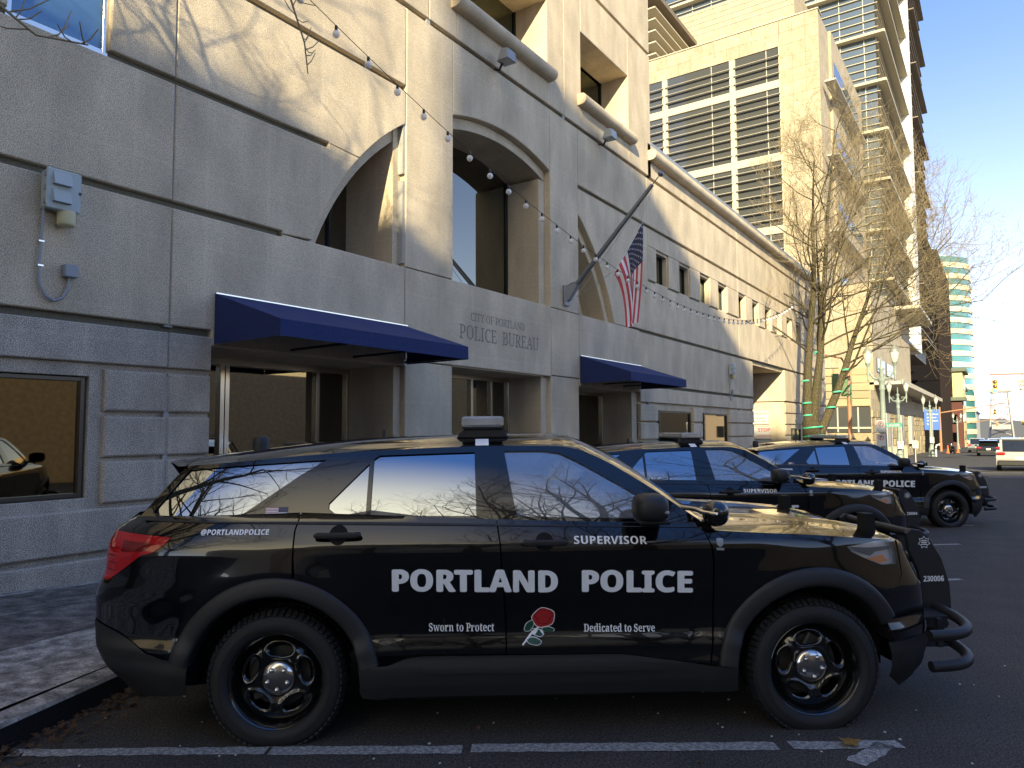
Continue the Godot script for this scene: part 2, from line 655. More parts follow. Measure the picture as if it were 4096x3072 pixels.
func arc(s0: float, s1: float, n: int, r := AR) -> PackedVector2Array:
	var o := PackedVector2Array()
	for k in n + 1:
		var s := lerpf(s0, s1, float(k) / n)
		o.append(Vector2(s, arc_y(s, r)))
	return o

var JB: Node3D
var tone := 0
func panel(poly: PackedVector2Array, d0 := 0.0, d1 := -1.0, m: Material = null, called := "panel", ch := 0.012, parent: Node3D = null) -> MeshInstance3D:
	if not Geometry2D.is_polygon_clockwise(poly) == false:
		poly.reverse()
	var b := MB.new()
	b.prism(poly, fac, d0, d1, ch)
	tone = (tone * 5 + 3) % 7
	return pmb(JB if parent == null else parent, called, b, m if m else M["concrete%d" % (tone % 3)])

func groove(s0: float, s1: float, y: float, h := 0.10, d := -0.085) -> void:
	panel(rect(s0, s1, y - h * 0.5 - 0.02, y + h * 0.5 + 0.02), d, -0.6, M.groove, "groove", 0.0)

func joint(s: float, y0: float, y1: float, w := 0.05) -> void:
	var cuts := [y0]
	for g in [2.45, 2.95, 4.44, 5.95, 7.48, 8.93, 12.62]:
		if g > y0 + 0.1 and g < y1 - 0.1:
			cuts.append(g - 0.06)
			cuts.append(g + 0.06)
	cuts.append(y1)
	for k in range(0, cuts.size(), 2):
		panel(rect(s - w, s + w, cuts[k], cuts[k + 1]), -0.022, -0.3, M.sealant, "joint_seal", 0.0)

func window_unit(s0: float, s1: float, y0: float, y1: float, d: float, glass: Material, bars: Array, fw := 0.05, fm: Material = null) -> void:
	var g := panel(rect(s0, s1, y0, y1), d, d - 0.02, glass, "window", 0.0)
	var f := MB.new()
	var t := 0.05
	f.prism(rect(s0, s0 + fw, y0, y1), fac, d + t, d, 0.004)
	f.prism(rect(s1 - fw, s1, y0, y1), fac, d + t, d, 0.004)
	f.prism(rect(s0 + fw, s1 - fw, y1 - fw, y1), fac, d + t, d, 0.004)
	f.prism(rect(s0 + fw, s1 - fw, y0, y0 + fw), fac, d + t, d, 0.004)
	for b in bars:
		f.prism(rect(b - fw * 0.5, b + fw * 0.5, y0 + fw, y1 - fw), fac, d + t, d, 0.004)
	pmb(g, "frame", f, fm if fm else M.bronze)

func half_round(s0: float, s1: float, y0: float, y1: float, out: float, called: String) -> void:
	# a D-shaped bullnose along the wall with flat ends
	var b := MB.new()
	var n := 14
	var c := (y0 + y1) * 0.5
	var r := (y1 - y0) * 0.5
	var ring := []
	for k in n + 1:
		var a := -PI * 0.5 + PI * k / n
		ring.append([Vector2(out - r + cos(a) * r if out > r else cos(a) * out, c + sin(a) * r), Vector2(cos(a), sin(a))])
	ring.push_front([Vector2(-0.02, y0), Vector2(0, -1)])
	ring.append([Vector2(-0.02, y1), Vector2(0, 1)])
	for k in ring.size() - 1:
		var p: Vector2 = ring[k][0]
		var q: Vector2 = ring[k + 1][0]
		var np: Vector2 = ring[k][1]
		var nq: Vector2 = ring[k + 1][1]
		b.quadn([Vector3(-8 + p.x, p.y, -s0), Vector3(-8 + p.x, p.y, -s1), Vector3(-8 + q.x, q.y, -s1), Vector3(-8 + q.x, q.y, -s0)], [Vector3(np.x, np.y, 0), Vector3(np.x, np.y, 0), Vector3(nq.x, nq.y, 0), Vector3(nq.x, nq.y, 0)])
	for s in [s0, s1]:
		for k in range(1, ring.size() - 1):
			var p0: Vector2 = ring[0][0]
			var p1: Vector2 = ring[k][0]
			var p2: Vector2 = ring[k + 1][0]
			var A := Vector3(-8 + p0.x, p0.y, -s)
			var B := Vector3(-8 + p1.x, p1.y, -s)
			var C := Vector3(-8 + p2.x, p2.y, -s)
			if (B - A).cross(C - A).dot(Vector3(0, 0, 1 if s == s0 else -1)) > 0:
				b.tri(A, B, C)
			else:
				b.tri(A, C, B)
	pmb(JB, called, b, M.concrete0)

func justice_building() -> void:
	JB = thing("police_building", "beige precast concrete police building with arched windows and blue awnings", "building", Vector3.ZERO)
	var g := 0.008
	# core behind the panels
	bx(JB, "core", Vector3(-24.2, 29.8, 4.4), Vector3(29.4, 60.8, 46.0), M.concrete1)
	bx(JB, "core", Vector3(-24.2, 4.2, -23.7), Vector3(29.4, 11.2, 9.7), M.concrete1)
	bx(JB, "core", Vector3(-24.2, 7.2, -31.15), Vector3(29.4, 5.2, 5.0), M.concrete1)
	bx(JB, "core", Vector3(-24.2, 4.2, -38.3), Vector3(29.4, 11.2, 9.1), M.concrete1)
	# ---- left bay
	panel(rect(-8.0, 0.55 - g, 2.995, 4.395))
	panel(rect(0.55 + g, 4.56 - g, 2.995, 4.395))
	panel(pv([4.56 + g, 2.995, 5.10, 2.995, 5.10, 2.80, 8.57 - g, 2.80, 8.57 - g, 4.432, 6.13, 4.432, 6.13, 4.395, 4.56 + g, 4.395]))
	groove(-8.0, 5.1, 2.95)
	groove(-8.0, 6.13, 4.44)
	panel(rect(-8.0, 0.55 - g, 4.485, 5.905))
	panel(rect(0.55 + g, 4.56 - g, 4.485, 5.905))
	var p := pv([4.56 + g, 4.485, 6.13, 4.485, 6.13, 4.444])
	p.append_array(arc(6.635, 7.53, 8))
	p.append_array(pv([6.93, 5.978, 6.93, 5.905, 4.56 + g, 5.905]))
	panel(p, 0.0, -1.27)
	p = pv([4.56 + g, 5.995, 6.93, 5.995, 6.93, 5.982])
	p.append_array(arc(7.537, 8.57 - g, 8))
	p.append_array(pv([8.57 - g, 7.435, 4.56 + g, 7.435]))
	panel(p, 0.0, -1.27)
	groove(3.80, 6.93, 5.95)
	groove(-8.0, 2.9, 5.95)
	panel(rect(-8.0, 0.55 - g, 5.995, 7.435))
	panel(rect(0.55 + g, 2.80, 5.995, 7.435))
	panel(pv([3.80, 5.995, 4.56 - g, 5.995, 4.56 - g, 7.435, 3.80, 7.435]))
	groove(-8.0, 8.53, 7.48)
	panel(rect(-8.0, 0.55 - g, 7.525, 8.885))
	panel(rect(0.55 + g, 2.80, 7.525, 8.885))
	panel(rect(3.80, 4.56 - g, 7.525, 8.885))
	panel(rect(4.56 + g, 8.57 - g, 7.525, 8.885))
	panel(rect(2.82, 3.78, 8.3, 8.885))
	window_unit(2.80, 3.80, 5.93, 8.35, -0.12, M.glass_blue, [], 0.06, M.steel)
	for j in [[0.55, 2.97, 12.6], [4.56, 2.97, 12.6], [8.57, 2.8, 8.9], [9.15, 8.9, 12.6], [13.86, 8.9, 20.0], [18.48, 2.4, 10.0], [26.9, 2.4, 10.0], [38.2, 1.9, 10.0]]:
		joint(j[0], j[1], j[2])
	# ---- piers, arch panel, lettered lintel
	panel(rect(8.57 + g, 9.815, 4.448, 8.885), 0.0, -1.27, null, "pier")
	panel(rect(13.205, 14.465, 4.428, 8.885), 0.0, -1.27, null, "pier")
	p = arc(9.823, 13.197, 20)
	p.append_array(pv([13.197, 8.885, 9.823, 8.885]))
	panel(p, 0.0, -1.04)
	panel(rect(8.57 + g, 13.205, 2.90, 4.432), 0.0, -1.0, M.concrete0, "lettered_lintel")
	panel(rect(13.213, 14.465, 2.93, 4.414), 0.0, -1.0)
	panel(rect(8.60, 9.82, -0.9, 2.885), -0.02, -1.2, null, "pier")
	panel(rect(13.21, 14.46, -0.9, 2.915), -0.02, -1.2, null, "pier")
	# stepped inner lining of the arches
	p = arc(9.823, 13.19, 20, 5.205)
	var q := arc(9.823, 13.19, 20, 5.0)
	q.reverse()
	p.append_array(q)
	panel(p, -0.15, -1.04, M.concrete1, "arch_lining", 0.006)
	panel(rect(12.96, 13.205, 4.43, 7.25), -0.15, -1.04, M.concrete1, "jamb", 0.006)
	p = arc(6.64, 8.40, 12, 5.205)
	q = arc(6.80, 8.40, 12, 5.04)
	q.reverse()
	p.append_array(q)
	panel(p, -0.16, -1.25, M.concrete1, "arch_lining", 0.006)
	panel(rect(8.40, 8.57, 4.43, 6.80), -0.13, -1.27, M.concrete2, "jamb", 0.006)
	p = arc(14.47, 16.33, 12, 5.205)
	q = arc(14.47, 16.14, 12, 5.02)
	q.reverse()
	p.append_array(q)
	panel(p, -0.16, -1.25, M.concrete1, "arch_lining", 0.006)
	for w in [[6.62, 8.57], [9.82, 13.2], [14.46, 16.35]]:
		panel(rect(w[0], w[1], 4.30, 4.425), -0.02, -1.3, M.concrete2, "sill_course", 0.006)
	window_unit(6.3, 8.57, 4.42, 7.0, -1.24, M.glass_dark, [8.0], 0.06, M.black_metal)
	window_unit(9.82, 12.98, 4.42, 7.9, -1.02, M.glass_dark, [10.75], 0.05, M.black_metal)
	panel(rect(14.46, 16.6, 4.42, 7.0), -0.75, -0.8, M.concrete2, "blind_panel", 0.0)
	# lettering cut into the lintel
	var serif := sysfont("Droid Serif")
	var lt := letters("CITY OF PORTLAND", 0.155, func(a): return Vector3(-7.9975, 3.77 + a.y, -(10.34 + a.x)), serif, 0.93)
	pmb(JB, "lettering", lt, M.letter_cut)
	lt = letters("POLICE  BUREAU", 0.27, func(a): return Vector3(-7.9975, 3.405 + a.y, -(10.0 + a.x)), serif, 0.92)
	pmb(JB, "lettering", lt, M.letter_cut)
	# ---- upper storey with deep windows
	groove(-8.0, 18.8, 8.93, 0.10)
	panel(rect(-8.0, 0.55 - g, 8.975, 12.575))
	panel(rect(0.55 + g, 4.56 - g, 8.975, 12.575))
	panel(rect(4.56 + g, 9.15 - g, 8.975, 12.575))
	panel(rect(9.15 + g, 9.92, 8.975, 12.575))
	panel(rect(9.925, 13.105, 8.975, 9.84))
	panel(rect(9.925, 13.105, 11.36, 12.575))
	panel(rect(13.11, 13.86 - g, 8.975, 12.575))
	panel(rect(13.86 + g, 14.67, 8.975, 12.575))
	panel(rect(14.675, 17.325, 8.975, 9.80))
	panel(rect(14.675, 17.325, 11.37, 12.575))
	panel(rect(17.33, 18.82, 8.975, 12.575))
	groove(-8.0, 18.8, 12.62, 0.09)
	for k in 5:
		var s0: float = [-8.0, 0.55, 4.56, 9.15, 13.86][k] + g
		var s1: float = [0.55, 4.56, 9.15, 13.86, 18.82][k] - g
		panel(rect(s0, s1, 12.665, 17.0))
	half_round(9.75, 13.2, 9.48, 9.76, 0.24, "sill")
	half_round(14.5, 17.45, 9.47, 9.74, 0.24, "sill")
	window_unit(9.9, 13.12, 9.8, 11.4, -0.88, M.glass_green, [], 0.03, M.black_metal)
	window_unit(14.65, 17.35, 9.8, 11.4, -0.85, M.glass_green, [], 0.03, M.black_metal)
	# ---- right wing
	p = pv([14.473, 7.435])
	q = arc(14.473, 16.335, 12)
	p.append_array(q)
	p.append_array(pv([17.2, 4.432, 17.2, 4.485, 18.48 - g, 4.485, 18.48 - g, 7.435]))
	panel(p, 0.0, -0.75)
	panel(rect(14.473, 18.48 - g, 7.525, 8.885))
	panel(rect(18.48 + g, 26.9 - g, 7.525, 8.885))
	panel(rect(26.9 + g, 38.2 - g, 7.525, 8.885))
	panel(rect(38.2 + g, 43.0, 7.525, 8.885))
	panel(rect(18.82 - 0.9, 18.6, 8.97, 9.42), -0.03)
	panel(rect(18.6, 26.9 - g, 8.975, 9.95))
	panel(rect(26.9 + g, 38.2 - g, 8.975, 9.95))
	panel(rect(38.2 + g, 43.0, 8.975, 9.95))
	groove(18.8, 43.0, 8.93)
	groove(14.47, 43.0, 7.48)
	groove(17.2, 43.0, 4.44)
	groove(16.6, 18.9, 5.92, 0.06)
	half_round(18.62, 43.0, 9.43, 9.72, 0.26, "cornice_roll")
	bx(JB, "roof_flashing", Vector3(-8.35, 10.02, -30.85), Vector3(0.62, 0.12, 24.3), M.lead)
	# small square windows in a row
	var win := [[19.1, 20.05], [20.9, 21.87], [22.75, 23.75], [24.6, 25.6], [26.97, 27.9], [28.8, 29.75], [30.67, 31.65], [32.54, 33.4], [34.4, 35.35], [36.2, 37.2], [39.0, 40.0], [40.9, 41.9]]
	var at := 18.48 + g
	for w in win:
		panel(rect(at, w[0], 5.96, 6.93), 0.0, -0.3)
		groove(at + 0.06, w[0] - 0.06, 5.93, 0.07, -0.05)
		panel(rect(w[0] + 0.002, w[1] - 0.002, 5.91, 5.975), -0.05, -0.3, M.concrete2, "sill", 0.004)
		var r := MB.new()
		r.prism(rect(w[0], w[0] + 0.05, 5.975, 6.93), fac, -0.06, -0.3, 0.003)
		r.prism(rect(w[1] - 0.05, w[1], 5.975, 6.93), fac, -0.06, -0.3, 0.003)
		r.prism(rect(w[0] + 0.05, w[1] - 0.05, 6.86, 6.93), fac, -0.06, -0.3, 0.003)
		pmb(JB, "window_surround", r, M.concrete1)
		window_unit(w[0] + 0.05, w[1] - 0.05, 5.97, 6.86, -0.24, M.glass_green, [], 0.02, M.black_metal)
		at = w[1]
	panel(rect(at, 43.0, 5.96, 6.93), 0.0, -0.3)
	for e in [[18.48, 26.9], [26.9, 38.2], [38.2, 43.0]]:
		panel(rect(e[0] + g, e[1] - g, 4.485, 5.90), 0.0, -0.3)
		panel(rect(e[0] + g, e[1] - g, 6.935, 7.435), 0.0, -0.3)
	panel(rect(43.0, 43.02, -1.5, 9.95), 0.0, -1.0)
	# ground floor of the wing
	panel(rect(14.473, 17.85, 2.76, 4.428), 0.0, -0.6)
	panel(rect(17.86, 18.48 - g, 2.995, 4.395), 0.0, -0.6)
	panel(rect(18.48 + g, 26.9 - g, 2.995, 4.395), 0.0, -0.6)
	panel(rect(26.9 + g, 28.62, 2.995, 4.395), 0.0, -1.0)
	groove(17.86, 28.6, 2.95)
	panel(rect(17.86, 28.62, 2.49, 2.905), 0.0, -0.6)
	panel(rect(17.86, 28.62, -1.2, 2.49), -0.10, -0.6, M.concrete2, "backing", 0.0)
	for y in [[1.97, 2.42], [1.47, 1.91], [0.97, 1.42], [0.47, 0.92], [-0.9, 0.42]]:
		for b in [[17.86, 19.06], [21.92, 22.72], [25.6, 28.62]]:
			panel(rect(b[0], b[1], y[0], y[1]), 0.0, -0.3, null, "rusticated_block")
	window_unit(19.14, 21.7, 0.95, 2.28, -0.06, M.glass_dark, [], 0.06)
	window_unit(22.86, 25.3, 0.95, 2.26, -0.06, M.glass_dark, [], 0.06)
	# garage way
	panel(rect(28.62, 33.74, 4.30, 4.395), -0.10, -9.0, M.concrete1, "soffit", 0.0)
	panel(pv([28.615, -1.5, 28.625, -1.5, 28.625, 4.3, 28.615, 4.3]), -0.05, -9.0, M.concrete2, "garage_wall", 0.0)
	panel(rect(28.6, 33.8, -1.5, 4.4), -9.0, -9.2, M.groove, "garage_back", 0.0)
	panel(rect(33.735, 38.2 - g, 2.995, 4.395), 0.0, -9.0)
	panel(rect(38.2 + g, 43.0, 2.995, 4.395), 0.0, -0.6)
	panel(rect(33.735, 43.0, -1.5, 2.95), -0.06, -9.0, M.concrete0, "garage_wall", 0.0)
	for y in [[2.46, 2.87], [1.95, 2.40], [1.45, 1.89], [0.95, 1.39], [-1.2, 0.88]]:
		for b in ([[33.74, 38.2], [38.21, 43.0]] if y[0] > 1.9 else [[33.74, 34.6], [36.6, 38.3], [40.4, 43.0]]):
			panel(rect(b[0], b[1], y[0], y[1]), 0.0, -0.05, null, "rusticated_block")
	window_unit(34.7, 36.5, 0.3, 1.75, -0.02, M.glass_dark, [], 0.06)
	window_unit(38.4, 40.3, 0.3, 1.75, -0.02, M.glass_dark, [], 0.06)
	# ---- lower left: band, rusticated blocks, window, plinth
	panel(rect(-8.0, 4.56 - g, 2.49, 2.905), 0.0, -0.6, M.granite, "band")
	panel(rect(4.56 + g, 5.11, 2.49, 2.905), 0.0, -0.6, M.granite, "band")
	panel(rect(3.72, 5.118, -0.4, 2.49), -0.07, -1.2, M.granite, "backing", 0.0)
	panel(rect(-8.0, 3.72, 2.34, 2.49), -0.07, -0.6, M.granite, "backing", 0.006)
	panel(rect(-8.0, 3.72, -0.4, 1.04), -0.07, -0.6, M.granite, "backing", 0.006)
	for y in [[1.97, 2.42], [1.47, 1.91], [0.97, 1.42]]:
		panel(rect(3.86, 4.56 - g, y[0], y[1]), 0.0, -0.3, M.granite, "rusticated_block", 0.02)
		panel(rect(4.56 + g, 5.11, y[0], y[1]), 0.0, -0.3, M.granite, "rusticated_block", 0.02)
	panel(rect(-8.0, 5.11, 0.465, 0.92), 0.0, -0.3, M.granite, "plinth_course", 0.02)
	panel(rect(-8.0, 5.11, -0.3, 0.40), 0.0, -0.3, M.granite, "plinth_course", 0.02)
	window_unit(-1.0, 3.70, 1.05, 2.33, -0.16, M.glass_bronze, [], 0.045)
	joint(4.56, 0.9, 2.9, 0.03)
	# ---- doorways
	doorway(5.12, 8.43, 2.79, -1.2, [6.02, 6.10, 7.75])
	doorway(9.83, 12.96, 2.88, -1.0, [10.55, 11.6, 12.3])
	doorway(14.47, 17.53, 2.74, -1.03, [15.9])
	panel(rect(8.43, 8.60, -0.9, 2.79), -0.12, -1.25, M.concrete1, "jamb", 0.006)
	panel(rect(12.96, 13.21, -0.9, 2.88), -0.12, -1.05, M.concrete1, "jamb", 0.006)
	panel(rect(17.53, 17.86, -1.2, 2.74), -0.12, -1.05, M.concrete1, "jamb", 0.006)
	panel(rect(5.10, 5.12, -0.4, 2.79), -0.1, -1.2, M.concrete1, "jamb", 0.0)

func doorway(s0: float, s1: float, y1: float, d: float, bars: Array) -> void:
	panel(rect(s0, s1, y1, y1 + 0.08), -0.05, d - 0.05, M.concrete1, "soffit", 0.0)
	var y0 := walk_y(-8.0, -s0) - 0.05
	var g := panel(rect(s0, s1, y0, y1 - 0.02), d, d - 0.03, M.glass_dark, "door_glass", 0.0)
	var f := MB.new()
	f.prism(rect(s0, s1, y1 - 0.10, y1), fac, d + 0.06, d, 0.004)
	f.prism(rect(s0, s1, y0, y0 + 0.15), fac, d + 0.06, d, 0.004)
	f.prism(rect(s1 - 0.06, s1, y0, y1), fac, d + 0.061, d, 0.004)
	f.prism(rect(s0, s0 + 0.05, y0, y1), fac, d + 0.061, d, 0.004)
	for b in bars:
		f.prism(rect(b - 0.035, b + 0.035, y0 + 0.15, y1 - 0.1), fac, d + 0.059, d, 0.004)
	pmb(g, "frame", f, M.steel)
	for b in bars:
		var h := MB.new()
		h.tube(PackedVector3Array([fac(Vector2(b + 0.12, y0 + 0.85), d + 0.09), fac(Vector2(b + 0.12, y0 + 1.35), d + 0.09)]), PackedFloat32Array([0.014, 0.014]), 8)
		pmb(g, "handle", h, M.steel)

func across_the_street() -> void:
	# buildings on the sunny side, behind the camera: their shadows lie on the facade and the road, and windows and paint mirror them
	var f := func(p: Vector2, d: float): return Vector3(p.x, d, p.y)
	var specs := [
		["office_block", "beige banded office block across the street behind the viewer", [11.1, 39.8, 60.0, 39.8, 60.0, 90.0, 11.1, 90.0], 27.0],
		["office_tower", "tall beige tower rising from the office block across the street", [13.1, 41.1, 14.3, 35.5, 22.6, 36.4, 60.0, 36.4, 60.0, 41.1], 33.0],
		["parking_structure", "long concrete parking structure across the street from the police building", [16.5, -33.0, 55.0, -33.0, 55.0, 31.0, 16.5, 31.0], 5.0],
		["office_block", "low beige office block across the street, north of the parking structure", [17.0, -95.0, 50.0, -95.0, 50.0, -37.0, 17.0, -37.0], 8.0]]
	for sp in specs:
		var o := thing(sp[0], sp[1], "building")
		var poly := pv(sp[2])
		if Geometry2D.is_polygon_clockwise(poly):
			poly.reverse()
		poly.reverse()
		var b := MB.new()
		b.prism(poly, f, sp[3], -1.0)
		pmb(o, "wall", b, M.opposite)
		var fl := int(sp[3] / 3.6)
		for k in fl:
			var y := 1.2 + k * 3.6
			for e in poly.size():
				var a := poly[e]
				var c := poly[(e + 1) % poly.size()]
				if (c - a).length() < 3.0 or a.x > 50.0 and c.x > 50.0 or a.y > 80.0 and c.y > 80.0:
					continue
				var dir := (c - a).normalized()
				var nn := Vector2(dir.y, -dir.x)
				var w := MB.new()
				var A := a + dir * 0.6 + nn * 0.05
				var C := c - dir * 0.6 + nn * 0.05
				w.quad(Vector3(A.x, y, A.y), Vector3(C.x, y, C.y), Vector3(C.x, y + 1.7, C.y), Vector3(A.x, y + 1.7, A.y))
				w.quad(Vector3(C.x, y, C.y), Vector3(A.x, y, A.y), Vector3(A.x, y + 1.7, A.y), Vector3(C.x, y + 1.7, C.y))
				w.i.resize(6)
				pmb(o, "window_band", w, M.glass_dark)

# ---------------------------------------------------------------- patrol SUV (x forward from the rear axle, y up, z to its right side)
func tab(t: Array, a: float) -> float:
	# smooth curve through [at, value] pairs
	var n := t.size()
	if a <= t[0][0]:
		return t[0][1]
	if a >= t[n - 1][0]:
		return t[n - 1][1]
	var k := 0
	while a > t[k + 1][0]:
		k += 1
	var h: float = t[k + 1][0] - t[k][0]
	var s: float = (t[k + 1][1] - t[k][1]) / h
	var m0 := s
	var m1 := s
	if k > 0:
		var s0: float = (t[k][1] - t[k - 1][1]) / (t[k][0] - t[k - 1][0])
		m0 = 0.0 if s0 * s <= 0.0 else 2.0 * s0 * s / (s0 + s)
	if k < n - 2:
		var s2: float = (t[k + 2][1] - t[k + 1][1]) / (t[k + 2][0] - t[k + 1][0])
		m1 = 0.0 if s2 * s <= 0.0 else 2.0 * s2 * s / (s2 + s)
	var u: float = (a - t[k][0]) / h
	var u2 := u * u
	var u3 := u2 * u
	return (2 * u3 - 3 * u2 + 1) * t[k][1] + (u3 - 2 * u2 + u) * h * m0 + (3 * u2 - 2 * u3) * t[k + 1][1] + (u3 - u2) * h * m1

const BODY := [[0.20, 0.93], [0.28, 0.958], [0.36, 0.985], [0.44, 0.992], [0.50, 0.984], [0.545, 0.984], [0.62, 0.958], [0.70, 0.962], [0.84, 0.982], [0.96, 0.992], [1.05, 0.994], [1.10, 0.988], [1.14, 0.970], [1.20, 0.938], [1.26, 0.905]]
const REAR_X := [[0.20, -0.84], [0.34, -0.92], [0.42, -1.005], [0.55, -1.08], [0.66, -1.10], [0.78, -1.097], [0.87, -1.076], [0.96, -1.034], [1.10, -1.02], [1.18, -1.00], [1.26, -0.90]]
const FRONT_X := [[0.14, 3.66], [0.24, 3.80], [0.36, 3.85], [0.60, 3.87], [0.74, 3.86], [0.86, 3.80], [0.96, 3.75], [1.04, 3.72], [1.10, 3.68], [1.16, 3.64], [1.26, 3.58]]
const RAIL_Y := [[-0.62, 1.54], [-0.30, 1.565], [0.06, 1.595], [0.48, 1.622], [1.19, 1.642], [1.56, 1.640], [1.70, 1.622], [1.80, 1.585], [2.01, 1.468], [2.17, 1.362], [2.33, 1.250], [2.46, 1.160]]
const CROWN := [[-0.62, 0.050], [-0.2, 0.068], [0.5, 0.078], [1.4, 0.076], [1.75, 0.085], [2.1, 0.105], [2.5, 0.085]]
func side_z(x: float, y: float) -> float:
	var w := tab(BODY, y) - 0.012 * pow((x - 1.4) / 1.6, 2.0)
	var xr := tab(REAR_X, y)
	var t := clampf((x - xr) / 0.74, 0.0, 1.0)
	w -= 0.26 * (1.0 - sqrt(maxf(0.0, 1.0 - (1.0 - t) * (1.0 - t))))
	var xf := tab(FRONT_X, y)
	t = clampf((xf - x) / 1.02, 0.0, 1.0)
	w -= 0.36 * (1.0 - sqrt(maxf(0.0, 1.0 - (1.0 - t) * (1.0 - t))))
	# fenders swell round the wheels
	for cx in [0.0, 3.02]:
		var r := Vector2(x - cx, y - 0.37).length()
		w += 0.022 * exp(-pow((r - 0.56) / 0.11, 2.0))
	return w

func cabin_z(x: float, y: float) -> float:
	var t := (y - 1.24) / 0.40
	return 0.905 - 0.150 * t - 0.045 * t * t - 0.030 * pow((x - 0.9) / 1.4, 2.0) - 0.05 * pow(maxf(0.0, -x) / 0.7, 2.0)

func rail_z(x: float) -> float:
	return cabin_z(x, tab(RAIL_Y, x))

func top_y(x: float, z: float) -> float:
	var e := rail_z(x)
	return tab(RAIL_Y, x) + tab(CROWN, x) * (1.0 - pow(clampf(absf(z) / e, 0.0, 1.0), lerpf(4.6, 2.4, smoothstep(1.5, 1.95, x))))

const FENDER_Y := [[2.36, 1.172], [2.44, 1.160], [2.70, 1.142], [3.02, 1.122], [3.35, 1.090], [3.60, 1.060]]
func hood_edge(x: float) -> float:
	return side_z(x, tab(FENDER_Y, x))

func hood_y(x: float, z: float) -> float:
	var e := hood_edge(x)
	var t := clampf(absf(z) / e, 0.0, 1.0)
	var ridge := 0.012 * exp(-pow((absf(z) - 0.46) / 0.07, 2.0))
	return tab(FENDER_Y, x) + 0.050 * (1.0 - pow(t, 3.0)) + ridge - 0.030 * pow(maxf(0.0, x - 3.3) / 0.3, 2.0) * (1.0 - t)

func disc(c: Vector2, r: float, n := 40) -> PackedVector2Array:
	var o := PackedVector2Array()
	for k in n:
		o.append(c + Vector2(cos(TAU * k / n), sin(TAU * k / n)) * r)
	return o

# one outline laid on both flanks of the car
func flank(parent: Node3D, called: String, poly: PackedVector2Array, m: Material, holes := [], off := 0.0, f := side_z, step := Vector2(0.06, 0.035), both := true) -> MeshInstance3D:
	if Geometry2D.is_polygon_clockwise(poly):
		poly.reverse()
	var b := MB.new()
	b.patch(poly, step, func(p): return Vector3(p.x, p.y, f.call(p.x, p.y) + off), false, holes)
	var o := pmb(parent, called, b, m)
	if both:
		var c := MB.new()
		c.patch(poly, step, func(p): return Vector3(p.x, p.y, -f.call(p.x, p.y) - off), true, holes)
		pmb(parent, called, c, m)
	return o

# a strip along the outline that gives a panel its folded edge
func hem(parent: Node3D, called: String, line: PackedVector2Array, m: Material, f := side_z, depth := 0.03, off := 0.0) -> void:
	for sg in [1.0, -1.0]:
		var b := MB.new()
		for k in line.size() - 1:
			var p := line[k]
			var q := line[k + 1]
			var zp: float = f.call(p.x, p.y) + off
			var zq: float = f.call(q.x, q.y) + off
			b.quad(Vector3(p.x, p.y, sg * zp), Vector3(q.x, q.y, sg * zq), Vector3(q.x, q.y, sg * (zq - depth)), Vector3(p.x, p.y, sg * (zp - depth)))
		pmb(parent, called, b, m)

func on_side(off: float, f := side_z) -> Callable:
	return func(p): return Vector3(p.x, p.y, f.call(p.x, p.y) + off)

func bold(text: String, h: float, at: Vector2, width: float, slope: float, f: Callable, off: float, font: Font, fat := 0.0, mat_: Material = null, parent: Node3D = null, called := "lettering") -> void:
	var probe := letters(text, h, func(p): return Vector3(p.x, p.y, 0), font)
	var mx := 0.0
	for p in probe.v:
		mx = maxf(mx, p.x)
	var st := width / mx
	var shifts := [Vector2.ZERO] if fat == 0.0 else [Vector2(-fat, 0), Vector2(fat, 0), Vector2(0, fat * 0.6), Vector2(0, -fat * 0.6)]
	var m := MB.new()
	for k in shifts.size():
		var sh: Vector2 = shifts[k]
		var l := letters(text, h, func(p): var q := Vector2(at.x + p.x + sh.x, at.y + p.y + sh.y + slope * p.x); return Vector3(q.x, q.y, f.call(q.x, q.y) + off + 0.0003 * k), font, st)
		var base := m.v.size()
		m.v.append_array(l.v)
		m.n.append_array(l.n)
		for q in l.i:
			m.i.append(q + base)
	pmb(parent, called, m, mat_)

